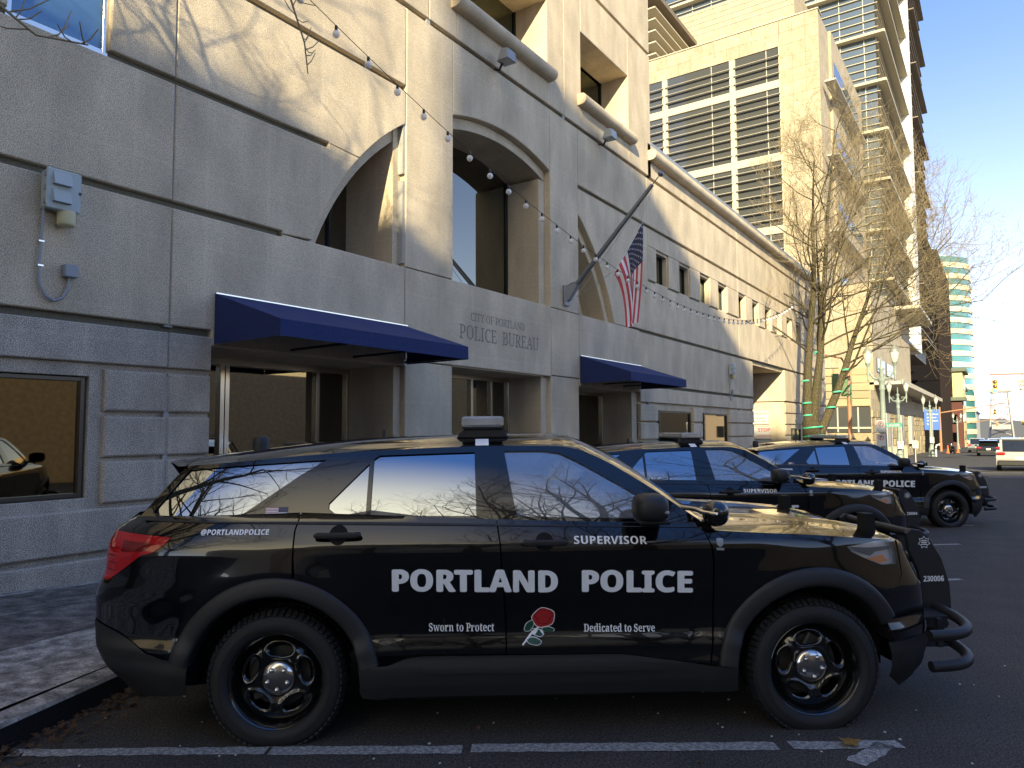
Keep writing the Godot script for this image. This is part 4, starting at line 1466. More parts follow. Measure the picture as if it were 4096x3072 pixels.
	bx(cab, "floor", Vector3(0.9, 0.80, 0), Vector3(3.0, 0.04, 1.5), M.gap)
	bx(cab, "computer", Vector3(2.0, 1.20, 0.05), Vector3(0.06, 0.16, 0.26), M.trim, 0.01)
	for e in [[0.0, 1.0], [0.0, -1.0], [3.02, 1.0], [3.02, -1.0]]:
		wheel(car, e[0], e[1])
	return car

func thing_part(parent: Node3D, called: String) -> Node3D:
	var o := Node3D.new()
	o.name = called
	parent.add_child(o, true)
	return o

func star(parent: Node3D, c: Vector3, r: float) -> void:
	var p := PackedVector2Array()
	for k in 14:
		p.append(Vector2.from_angle(TAU * k / 14 + PI / 2) * (r if k % 2 == 0 else r * 0.66))
	var b := MB.new()
	var f := func(q, d): return c + Vector3(q.x, q.y, d)
	for k in 14:
		var u := p[k]
		var w := p[(k + 1) % 14]
		b.quad(f.call(u * 0.86, 0.0), f.call(u, 0.0), f.call(w, 0.0), f.call(w * 0.86, 0.0))
	for y in [-0.012, 0.0, 0.012]:
		b.quad(f.call(Vector2(-0.018, y - 0.003), 0.0), f.call(Vector2(0.018, y - 0.003), 0.0), f.call(Vector2(0.018, y + 0.003), 0.0), f.call(Vector2(-0.018, y + 0.003), 0.0))
	pmb(parent, "star_mark", b, M.decal)

func unit_number(car: Node3D, text: String) -> void:
	var l := letters(text, 0.036, func(p): return Vector3(3.985 + p.x, 0.735 + p.y, 0.4365), sysfont("Droid Sans", 700), 0.86)
	pmb(car.get_node("push_bumper"), "unit_number", l, M.decal_white)

func blob(c: Vector2, rx: float, ry: float, ang := 0.0, wob := 0.0, n := 20, ph := 0.0) -> PackedVector2Array:
	var o := PackedVector2Array()
	for k in n:
		var a := TAU * k / n
		o.append(c + (Vector2(cos(a) * rx, sin(a) * ry) * (1.0 + wob * sin(a * 5.0 + ph))).rotated(ang))
	return o

func rose(car: Node3D) -> void:
	var o := thing_part(car, "rose_emblem")
	var c := Vector2(1.475, 0.695)
	var lay := func(poly: PackedVector2Array, m: Material, off: float, called: String):
		var b := MB.new()
		if Geometry2D.is_polygon_clockwise(poly):
			poly.reverse()
		b.patch(poly, Vector2(0.05, 0.05), on_side(off))
		pmb(o, called, b, m)
	lay.call(blob(c, 0.066, 0.056, 0.2, 0.05), M.decal_white, 0.0022, "outline")
	lay.call(blob(c, 0.062, 0.052, 0.2, 0.05), M.red, 0.0027, "petal")
	for e in [[-0.018, 0.018, 0.030, 0.020, 0.6], [0.022, 0.016, 0.028, 0.022, -0.5], [0.0, -0.012, 0.034, 0.024, 0.1], [0.0, 0.020, 0.018, 0.013, 0.0]]:
		lay.call(blob(c + Vector2(e[0], e[1]), e[2] + 0.002, e[3] + 0.002, e[4], 0.06), M.red_dark, 0.0031, "petal")
		lay.call(blob(c + Vector2(e[0], e[1] + 0.001), e[2] - 0.001, e[3] - 0.001, e[4], 0.06), M.red, 0.0034, "petal")
	for e in [[1.395, 0.650, 0.034, 0.019, 0.9], [1.440, 0.615, 0.036, 0.018, -0.35], [1.420, 0.572, 0.040, 0.017, -0.2], [1.50, 0.628, 0.034, 0.014, -0.1]]:
		lay.call(blob(Vector2(e[0], e[1]), e[2] + 0.003, e[3] + 0.003, e[4], 0.04, 20), M.decal_white, 0.0022, "outline")
		lay.call(blob(Vector2(e[0], e[1]), e[2], e[3], e[4], 0.04, 20), M.leaf_green, 0.0027, "leaf")
	lay.call(pv([1.352, 0.556, 1.360, 0.552, 1.420, 0.615, 1.452, 0.642, 1.446, 0.648, 1.410, 0.622]), M.decal_white, 0.0036, "stem")

func flag_decal(car: Node3D) -> void:
	var o := thing_part(car, "flag_decal")
	for k in 13:
		var y0 := 1.2595 + 0.0042 * k
		var b := MB.new()
		var x0 := -0.085
		var x1 := 0.040 if k < 6 else -0.012
		b.patch(pv([x0, y0, x1, y0 - 0.001, x1, y0 + 0.0040, x0, y0 + 0.0041]), Vector2(0.2, 0.2), on_side(0.003, cabin_z))
		pmb(o, "stripe", b, M.flag_red if k % 2 == 0 else M.decal_white)
	var b := MB.new()
	b.patch(pv([-0.011, 1.2847, 0.040, 1.2842, 0.040, 1.3140, -0.011, 1.3142]), Vector2(0.2, 0.2), on_side(0.003, cabin_z))
	pmb(o, "canton", b, M.flag_blue)

func badge(car: Node3D) -> void:
	var b := MB.new()
	var c := Vector2(2.475, 1.095)
	b.patch(pv([c.x - 0.02, c.y + 0.02, c.x - 0.018, c.y - 0.012, c.x, c.y - 0.026, c.x + 0.018, c.y - 0.012, c.x + 0.02, c.y + 0.02, c.x, c.y + 0.026]), Vector2(0.1, 0.1), on_side(0.002))
	b.patch(pv([c.x - 0.022, c.y - 0.042, c.x + 0.022, c.y - 0.044, c.x + 0.022, c.y - 0.030, c.x - 0.022, c.y - 0.028]), Vector2(0.1, 0.1), on_side(0.002))
	pmb(car, "fender_badge", b, M.badge)

func patrol_cars() -> void:
	suv_materials()
	M.badge = mat(lin(0.30, 0.33, 0.34), 0.35, 0.4)
	var car := suv("nearest black police SUV, shown side on and closest to the viewer")
	var f := Vector3(0.80009, 0.00492, -0.59986).normalized()
	var r := f.cross(Vector3.UP).normalized()
	var b := Basis(f, r.cross(f), r)
	var o := Vector3(-3.8906, 0.0027, -3.3047)
	var two: Node3D = car.duplicate()
	var three: Node3D = car.duplicate()
	car.transform = Transform3D(b, o)
	two.name = numbered("police_suv")
	add_child(two)
	two.transform = Transform3D(b, Vector3(-4.476, -0.129, -8.483))
	two.set_meta("label", "middle one of the three black police SUVs, half hidden behind the nearest one's bonnet")
	three.name = numbered("police_suv")
	add_child(three)
	three.transform = Transform3D(b, Vector3(-3.814, -0.216, -15.052))
	three.set_meta("label", "farthest of the three black police SUVs, its front wheel nearest to the street lamps")
	unit_number(car, "230006")
	unit_number(two, "230084")
	unit_number(three, "230093")

# ---------------------------------------------------------------- trees
class Grower:
	var wood := MB.new()
	var branch := MB.new()
	var twig := MB.new()
	var r := RandomNumberGenerator.new()
	var count := 0
	var limit := 2600
	var thin := 0.0035
	func wander(p: Vector3, d: Vector3, len: float, n: int, curl: float, lift: float) -> PackedVector3Array:
		var pts := PackedVector3Array([p])
		for k in n:
			d = (d + Vector3(r.randf_range(-1, 1), r.randf_range(-1, 1) + lift, r.randf_range(-1, 1)) * curl).normalized()
			p += d * (len / n)
			pts.append(p)
		return pts
	func radii(r0: float, r1: float, n: int) -> PackedFloat32Array:
		var o := PackedFloat32Array()
		for k in n + 1:
			o.append(lerpf(r0, r1, float(k) / n))
		return o
	func grow(p: Vector3, d: Vector3, len: float, rad: float, level: int) -> void:
		if count > limit:
			return
		count += 1
		var n: int = [7, 6, 5, 4, 3, 3][level]
		var pts := wander(p, d, len, n, [0.12, 0.17, 0.22, 0.26, 0.3, 0.3][level], [0.10, 0.15, 0.25, 0.3, 0.3, 0.2][level])
		var end: float = rad * [0.45, 0.4, 0.35, 0.4, 0.5, 0.6][level]
		var mb := wood if level < 1 else (branch if level < 3 else twig)
		mb.tube(pts, radii(rad, end, n), [10, 7, 5, 4, 3, 3][level], false)
		if level >= 4:
			return
		var kids: int = [9, 8, 6, 4, 0][level]
		for k in kids:
			var t := r.randf_range(0.28, 1.0) if k > 0 else 1.0
			var at := t * n
			var i0 := mini(int(at), n - 1)
			var q := pts[i0].lerp(pts[i0 + 1], at - i0)
			var dd := (pts[i0 + 1] - pts[i0]).normalized()
			var side := dd.cross(Vector3(r.randf_range(-1, 1), r.randf_range(-1, 1), r.randf_range(-1, 1))).normalized()
			var nd := (dd * r.randf_range(0.5, 1.0) + side * r.randf_range(0.5, 1.0) + Vector3.UP * 0.12).normalized()
			var l: float = len * r.randf_range(0.40, 0.68) * (1.15 - 0.4 * t)
			grow(q, nd, l, maxf(thin, lerpf(rad, end, t) * r.randf_range(0.45, 0.62)), level + 1)

func tree_parts(o: Node3D, t: Grower, wood: Material, twig: Material) -> void:
	pmb(o, "trunk", t.wood, wood)
	var c := thing_part(o, "crown")
	if t.branch.v.size():
		pmb(c, "branches", t.branch, wood).set_meta("kind", "stuff")
	if t.twig.v.size():
		pmb(c, "twigs", t.twig, twig).set_meta("kind", "stuff")

func trees() -> void:
	var bark_n := field(31, 0.05, 256, 4)
	var moss_n := field(32, 0.02, 256, 3)
	var w := 256
	var out := PackedByteArray()
	out.resize(w * w * 3)
	for k in w * w:
		var a := 0.55 + (bark_n[k] / 255.0 - 0.5) * 0.9
		var mo := clampf((moss_n[k] / 255.0 - 0.52) * 5.0, 0.0, 1.0)
		out[k * 3] = clampi(int(255 * a * lerpf(0.60, 0.52, mo)), 0, 255)
		out[k * 3 + 1] = clampi(int(255 * a * lerpf(0.52, 0.52, mo)), 0, 255)
		out[k * 3 + 2] = clampi(int(255 * a * lerpf(0.42, 0.24, mo)), 0, 255)
	var bt := ImageTexture.create_from_image(Image.create_from_data(w, w, false, Image.FORMAT_RGB8, out))
	M.bark = textured(Color(0.92, 0.92, 0.92), bt, 0.7, 0.95, bt, 1.5)
	M.twig = mat(lin(0.27, 0.21, 0.12), 0.8)
	M.tape = mat(lin(0.06, 0.52, 0.30), 0.5)
	# the many-stemmed street tree by the garage way
	var at := Vector3(-6.9, walk_y(-6.9, -34.0) - 0.05, -34.0)
	var o := thing("street_tree", "bare many-stemmed street tree with green tape rings beside the garage way", "tree", at)
	var t := Grower.new()
	t.r.seed = 5
	t.limit = 16000
	t.thin = 0.006
	var R := Vector3(0.825, 0, -0.565)
	var B := Vector3(0.565, 0, 0.825)
	t.wood.tube(PackedVector3Array([Vector3.ZERO, Vector3(0, 0.5, 0), Vector3(0, 1.4, 0) - R * 0.05, Vector3(0, 2.3, 0) - R * 0.1]), PackedFloat32Array([0.60, 0.45, 0.41, 0.36]), 14)
	var stems := [
		[-R * 0.20 + Vector3(0, 1.6, 0), Vector3.UP - R * 0.03, 12.5, 0.21],
		[R * 0.02 + Vector3(0, 1.8, 0), Vector3.UP + R * 0.08 + B * 0.05, 13.5, 0.19],
		[R * 0.16 + Vector3(0, 1.4, 0), Vector3.UP + R * 0.50, 9.5, 0.21],
		[R * 0.08 + Vector3(0, 2.0, 0), Vector3.UP + R * 0.25 - B * 0.25, 11.0, 0.13]]
	for s in stems:
		var pts := t.wander(s[0], s[1].normalized(), s[2], 8, 0.07, 0.06)
		t.wood.tube(pts, t.radii(s[3], 0.022, 8), 10, false)
		for k in 15:
			var u := 0.30 + 0.70 * k / 14.0
			var i0 := mini(int(u * 8), 7)
			var q := pts[i0].lerp(pts[i0 + 1], u * 8 - i0)
			var a: float = k * 2.4 + s[3] * 40.0
			var nd := (Vector3(cos(a), 0, sin(a)) * 0.8 + Vector3.UP * 0.55 + R * (0.95 if s[1].dot(R) > 0.2 else 0.10)).normalized()
			t.grow(q, nd, lerpf(5.2, 2.2, u) * t.r.randf_range(0.8, 1.2) * (1.55 if s[1].dot(R) > 0.2 else 1.0), lerpf(0.06, 0.022, u), 1)
	tree_parts(o, t, M.bark, M.twig)
	for e in [[1.62, 0.46, 0.0], [2.0, 0.44, -0.03], [2.55, 0.205, -0.23], [3.1, 0.20, -0.25], [4.1, 0.185, -0.27], [2.9, 0.20, 0.82], [3.6, 0.19, 1.12], [4.6, 0.16, 1.55], [4.0, 0.165, 0.2], [5.4, 0.15, 0.3]]:
		var m := MB.new()
		m.lathe(pv([e[1], -0.03, e[1] + 0.012, 0.0, e[1], 0.03]), 16, Transform3D(Basis(Vector3(0, 0, 1), 0.1), R * e[2] + Vector3(0, e[0], 0)))
		pmb(o, "tape_ring", m, M.tape)
	# a younger tree kept as the pattern for the row beside and across the street
	t = Grower.new()
	t.r.seed = 11
	t.limit = 3000
	var y0 := walk_y(-5.75, 1.6) - 0.05
	var near := thing("street_tree", "bare street tree at the left edge, its twigs hanging into the top left corner", "tree", Vector3(-5.75, y0, 1.6), 0.0, "bare street trees behind the viewer")
	t.wood.tube(PackedVector3Array([Vector3.ZERO, Vector3(0, 0.6, 0), Vector3(0.03, 2.0, 0.02), Vector3(0.0, 3.4, 0)]), PackedFloat32Array([0.30, 0.22, 0.19, 0.17]), 12)
	for k in 6:
		var a := k * TAU / 6 + 0.4
		t.grow(Vector3(0, 2.8 + 0.25 * k, 0), (Vector3(cos(a), 0, sin(a)) * 0.55 + Vector3.UP).normalized(), 4.6, 0.11, 1)
	t.grow(Vector3(0, 3.3, 0), Vector3.UP, 7.0, 0.16, 0)
	tree_parts(near, t, M.bark, M.twig)
	var labels := ["bare tree on the near pavement behind the viewer, mirrored in the car's rear side glass", "bare tree across the street, mirrored in the nearest car's front windows", "second bare tree across the street, mirrored low in the car doors", "third bare tree across the street, farthest from the police building", "bare tree across the street, nearest to the parking structure's north end"]
	var spots := [Vector3(-5.2, 0.3, 9.0), Vector3(9.4, 0.2, 5.5), Vector3(9.2, 0.4, 13.0), Vector3(9.8, 0.6, 22.0), Vector3(10.2, 0.0, -4.0)]
	for k in spots.size():
		var c := copy(near, spots[k], 1.3 * k + 0.7, labels[k])
		c.scale = Vector3.ONE * [1.15, 1.55, 1.6, 1.4, 1.3][k]
	# low hanging boughs of the near tree, nearer to the facade
	var hang := MB.new()
	var boughs := [
		[[-5.45, 7.9, 0.6], [-5.35, 6.3, -0.6], [-5.30, 5.55, -1.22], [-5.28, 5.25, -1.42], [-5.27, 4.95, -1.52], [-5.25, 4.68, -1.63], [-5.22, 4.50, -1.78], [-5.18, 4.38, -1.98], [-5.12, 4.43, -2.28]],
		[[-5.30, 5.55, -1.22], [-5.30, 5.30, -1.62], [-5.3, 5.12, -1.95], [-5.27, 5.05, -2.25]],
		[[-5.5, 8.2, 0.2], [-5.45, 7.1, -1.6], [-5.42, 6.35, -2.35], [-5.40, 6.0, -2.55]],
		[[-5.5, 8.6, -0.4], [-5.5, 7.6, -2.6], [-5.5, 6.75, -3.55], [-5.5, 6.35, -3.95], [-5.5, 5.95, -4.25], [-5.48, 5.55, -4.42], [-5.47, 5.25, -4.46]]]
	var rr := RandomNumberGenerator.new()
	rr.seed = 3
	for bo in boughs:
		var pts := PackedVector3Array()
		for p in bo:
			pts.append(Vector3(p[0], p[1], p[2]) - near.position)
		hang.tube(pts, t.radii(0.020, 0.006, pts.size() - 1), 5, false)
		for k in range(1, pts.size()):
			for j in 5:
				var q := pts[k].lerp(pts[k - 1], rr.randf())
				var d := Vector3(rr.randf_range(-0.5, 0.5), rr.randf_range(-0.2, 0.8), rr.randf_range(-1, 0.6)).normalized()
				var l := rr.randf_range(0.10, 0.38)
				hang.tube(PackedVector3Array([q, q + d * l * 0.5, q + d * l + Vector3(0, 0.05, 0)]), PackedFloat32Array([0.006, 0.005, 0.004]), 4, false)
	pmb(near, "hanging_bough", hang, M.twig)

# ---------------------------------------------------------------- the courthouse and the street beyond
func tiles(parent: Node3D, called: String, f: Callable, u0: float, u1: float, v0: float, v1: float, nu: int, nv: int, mats: Array, gap := 0.012, brick := false) -> void:
	var sz := Vector2((u1 - u0) / nu, (v1 - v0) / nv)
	var h := (sz - Vector2(gap, gap)) * 0.5
	var shared := {}
	for j in nv:
		for k in nu:
			var c := Vector2(u0 + sz.x * (k + 0.5), v0 + sz.y * (j + 0.5))
			var b := MB.new()
			var a := PackedVector2Array([c - h, c + Vector2(h.x, -h.y), c + h, c + Vector2(-h.x, h.y)])
			b.prism(a, f, 0.02 + rng.randf() * (0.10 if brick else 0.004), 0.0, 0.04 if brick else 0.006)
			pmb(parent, called, b, mats[rng.randi() % mats.size()])

func courthouse() -> void:
	var warm := stained(textured(lin(0.58, 0.48, 0.33), M.smooth_t, 2.0), M.stain_t, Vector3(6, 9, 6))
	var stone := []
	for k in 3:
		stone.append(stained(textured(lin(0.57, 0.475, 0.33) * [1.0, 0.97, 1.03][k], M.smooth_t, 2.0), M.stain_t, Vector3(5, 7, 5)))
	var rough := []
	for k in 3:
		rough.append(textured(lin(0.50, 0.40, 0.24) * [1.0, 0.95, 1.04][k], M.agg_t, 1.5, 0.95, M.agg_t, 2.0))
	var pale := mat(lin(0.46, 0.41, 0.31), 0.6)
	var grey := mat(lin(0.42, 0.40, 0.35), 0.5)
	var glass := mat(lin(0.085, 0.088, 0.085), 0.06, 0.25, 1.0)
	var blue := mat(lin(0.13, 0.17, 0.21), 0.04, 0.5, 0.9)
	var brown := mat(lin(0.17, 0.135, 0.10), 0.6)
	var S := func(p, d): return Vector3(p.x, p.y, -62.0 + d)
	var o := thing("courthouse", "tall beige courthouse with louvred windows behind the police building", "building")
	bx(o, "wall", Vector3(-28.0, 17.0, -72.6), Vector3(33.55, 39.7, 21.0), warm)
	# facing tiles round the big window: top band and right strip
	tiles(o, "stone_tile", S, -30.2, -14.4, 34.65, 36.9, 14, 2, stone)
	tiles(o, "stone_tile", S, -14.38, -11.2, 12.0, 36.9, 3, 22, stone)
	bx(o, "coping", Vector3(-27.0, 36.96, -62.6), Vector3(31.7, 0.10, 1.4), pale)
	var big := thing_part(o, "louvred_window")
	var bands := [[31.0, 31.7], [24.6, 25.3], [18.3, 19.0], [11.9, 12.6]]
	var bays := [[-18.2, -14.45], [-24.6, -18.7], [-30.2, -25.0]]
	var top := 34.6
	var lou := {}
	for b in bands:
		bx(big, "transom", Vector3(-22.3, (b[0] + b[1]) * 0.5, -62.05), Vector3(15.8, b[1] - b[0], 0.30), pale, 0.03)
		for y in bays:
			var w: float = y[1] - y[0]
			var cx: float = (y[0] + y[1]) * 0.5
			var h: float = top - b[1]
			bx(big, "pane", Vector3(cx, b[1] + h * 0.5, -62.05), Vector3(w, h, 0.02), glass)
			bx(big, "glazing_bar", Vector3(cx + w * 0.22, b[1] + h * 0.5, -62.03), Vector3(0.06, h, 0.06), grey)
			var n := int(h / 0.76)
			for k in n:
				var key := "%.2f" % w
				if not lou.has(key):
					var m := MB.new()
					m.box(Vector3.ZERO, Vector3(w + 0.2, 0.055, 0.24), Transform3D(Basis(Vector3.RIGHT, 0.3), Vector3.ZERO), 0.02)
					lou[key] = m.mesh()
				part(big, "louvre", lou[key], pale, Transform3D(Basis(), Vector3(cx, b[1] + 0.55 + k * 0.76, -61.80)))
		top = b[0]
	for x in [-18.45, -24.8, -14.40]:
		bx(big, "mullion", Vector3(x, 23.3, -62.0), Vector3(0.5 if x < -15 else 0.1, 22.6, 0.26), pale, 0.02)
	# east face: slot windows with sun shelves
	bx(o, "east_bay", Vector3(-12.1, 18.0, -74.9), Vector3(2.2, 38.0, 17.0), warm)
	for y in [33.9, 27.5, 21.1, 14.7]:
		var ws := thing_part(o, "slot_window")
		for k in 5:
			bx(ws, "pane", Vector3(-10.97, y, -68.6 - 2.7 * k), Vector3(0.06, 1.25, 2.5), blue)
		bx(ws, "sun_shelf", Vector3(-10.55, y - 3.0, -71.0), Vector3(0.9, 0.16, 16.4), grey, 0.02)
	# set-back upper storey and penthouse
	bx(o, "upper_storey", Vector3(-30.0, 42.0, -86.0), Vector3(28.0, 14.0, 20.0), warm)
	for k in 4:
		bx(o, "upper_louvre", Vector3(-24.0, 40.6 + 1.15 * k, -75.6), Vector3(16.6, 0.16, 0.9), pale)
	bx(o, "upper_glass", Vector3(-24.0, 42.4, -75.95), Vector3(16.0, 4.6, 0.05), glass)
	bx(o, "roof_overhang", Vector3(-32.0, 45.2, -70.0), Vector3(11.0, 0.5, 12.0), brown)
	bx(o, "corner_glass", Vector3(-32.6, 41.0, -70.0), Vector3(9.0, 8.0, 8.0), glass)
	for k in 6:
		bx(o, "corner_louvre", Vector3(-32.0, 38.0 + 1.2 * k, -69.6), Vector3(10.4, 0.14, 9.6), pale)
	var joints := MB.new()
	for k in 6:
		joints.box(Vector3(-24.0, 46.2 + 0.62 * k, -75.97), Vector3(16.0, 0.05, 0.05))
	pmb(o, "panel_joint", joints, grey)
	# stone base: rough blocks, corner window, niches
	bx(o, "base_core", Vector3(-18.2, 1.4, -85.4), Vector3(19.8, 6.8, 46.6), warm)
	bx(o, "upper_base", Vector3(-18.2, 9.2, -79.0), Vector3(19.9, 8.8, 30.0), warm)
	tiles(o, "rough_block", S, -13.6, -8.3, 3.45, 6.55, 4, 5, rough, 0.03, true)
	tiles(o, "rough_block", S, -13.6, -8.3, -1.2, 1.35, 4, 4, rough, 0.03, true)
	tiles(o, "stone_tile", S, -14.2, -10.0, 6.6, 11.9, 4, 4, stone)
	bx(o, "corner_window", Vector3(-10.9, 2.4, -62.02), Vector3(5.2, 2.0, 0.08), glass)
	bx(o, "window_rail", Vector3(-10.9, 1.75, -61.95), Vector3(5.2, 0.14, 0.12), pale)
	for x in [-12.4, -10.7, -9.2]:
		bx(o, "window_bar", Vector3(x, 2.4, -61.96), Vector3(0.1, 2.0, 0.08), grey)
	var E := func(p, d): return Vector3(-8.3 + d, p.y, -p.x)
	tiles(o, "rough_block", E, 62.2, 109.0, -1.8, 3.2, 30, 8, rough, 0.03, true)
	tiles(o, "stone_course", E, 62.2, 109.0, 3.2, 4.8, 12, 2, stone)
	for s in [69.5, 80.5, 90.0]:
		bx(o, "niche", Vector3(-8.1, 1.5, -s), Vector3(0.36, 3.0, 2.2), grey)
	for s in [68.0, 74.0]:
		bx(o, "upper_window", Vector3(-8.2, 7.0, -s), Vector3(0.1, 1.1, 4.6), glass)
	bx(o, "canopy", Vector3(-7.45, 5.35, -87.5), Vector3(2.4, 0.28, 47.0), grey, 0.04)
	bx(o, "canopy_fascia", Vector3(-6.2, 5.40, -87.5), Vector3(0.08, 0.42, 47.2), pale)
	bx(o, "eaves", Vector3(-7.2, 13.8, -88.0), Vector3(2.4, 0.35, 15.0), pale, 0.05)
	# the glass tower
	var tw := thing("glass_tower", "glass office tower with stacked sun louvres rising above the courthouse", "tower")
	bx(tw, "wall", Vector3(-22.3, 45.0, -97.0), Vector3(25.5, 66.0, 25.6), brown)
	bx(tw, "south_glass", Vector3(-22.0, 45.0, -84.15), Vector3(25.1, 66.0, 0.05), blue)
	var shelf := mat(lin(0.42, 0.38, 0.28), 0.6)
	var lm := MB.new()
	lm.box(Vector3(-21.75, 0, -84.05), Vector3(25.2, 0.07, 0.26))
	lm.box(Vector3(-9.4, 0, -96.0), Vector3(0.26, 0.07, 24.2))
	var lmesh := lm.mesh()
	var lg := MB.new()
	lg.box(Vector3(-21.4, 0, -83.8), Vector3(25.8, 0.28, 1.0))
	lg.box(Vector3(-8.95, 0, -96.0), Vector3(1.0, 0.28, 25.0))
	var lgm := lg.mesh()
	for k in 66:
		var y := 12.0 + 0.9 * k
		part(tw, "sun_shelf" if k % 6 == 0 else "louvre", lgm if k % 6 == 0 else lmesh, shelf, Transform3D(Basis(), Vector3(0, y, 0)))
	for k in 9:
		bx(tw, "glazing_bar", Vector3(-10.6 - 2.4 * k, 45.0, -84.10), Vector3(0.07, 66.0, 0.1), grey)
	bx(tw, "column", Vector3(-9.3, 43.0, -111.0), Vector3(1.6, 62.0, 5.6), mat(lin(0.75, 0.72, 0.66), 0.6))
	bx(tw, "rear_wing", Vector3(-21.0, 43.0, -124.0), Vector3(23.0, 62.0, 20.0), brown)
	for k in 40:
		bx(tw, "rear_louvre", Vector3(-9.0, 14.0 + 1.6 * k, -124.0), Vector3(1.2 if k % 5 else 2.4, 0.14, 20.0), brown)
	# dark slab
	var bl := thing("dark_office_block", "dark brown office block with vertical fins down the street", "building")
	var dark := mat(lin(0.008, 0.007, 0.009), 0.9, 0.0, 0.2)
	bx(bl, "wall", Vector3(-20.0, 15.0, -162.0), Vector3(23.6, 36.0, 38.0), dark)
	for k in 22:
		bx(bl, "fin", Vector3(-8.05, 15.0, -143.6 - 1.65 * k), Vector3(0.5, 36.0, 0.22), mat(lin(0.022, 0.017, 0.018), 0.9, 0.0, 0.2))
	for k in 4:
		bx(bl, "band", Vector3(-20.0, 2.0 + 8.0 * k, -142.95), Vector3(23.7, 0.2, 0.2), dark)
	# round tower
	var rt := thing("round_tower", "round office tower banded in cream and green glass in the distance", "tower", Vector3(-22.0, 0, -279.0))
	var cream := mat(lin(0.66, 0.58, 0.40), 0.7)
	var aqua := mat(lin(0.06, 0.22, 0.22), 0.06, 0.2, 0.9)
	var ring := MB.new()
	ring.lathe(pv([16.1, 0, 16.1, 1.6, 15.6, 1.6]), 40)
	var ring2 := MB.new()
	ring2.lathe(pv([15.8, 1.6, 15.8, 3.6]), 40)
	for k in 17:
		part(rt, "spandrel", ring.mesh() if k == 0 else M.get("rt1"), cream, Transform3D(Basis(), Vector3(0, -4.0 + 3.6 * k, 0)))
		part(rt, "window_ring", ring2.mesh() if k == 0 else M.get("rt2"), aqua, Transform3D(Basis(), Vector3(0, -4.0 + 3.6 * k, 0)))
		if k == 0:
			M.rt1 = ring.mesh()
			M.rt2 = ring2.mesh()
	bx(rt, "roof", Vector3(0, 57.4, 0), Vector3(20, 1.0, 20), cream)
	far_blocks()

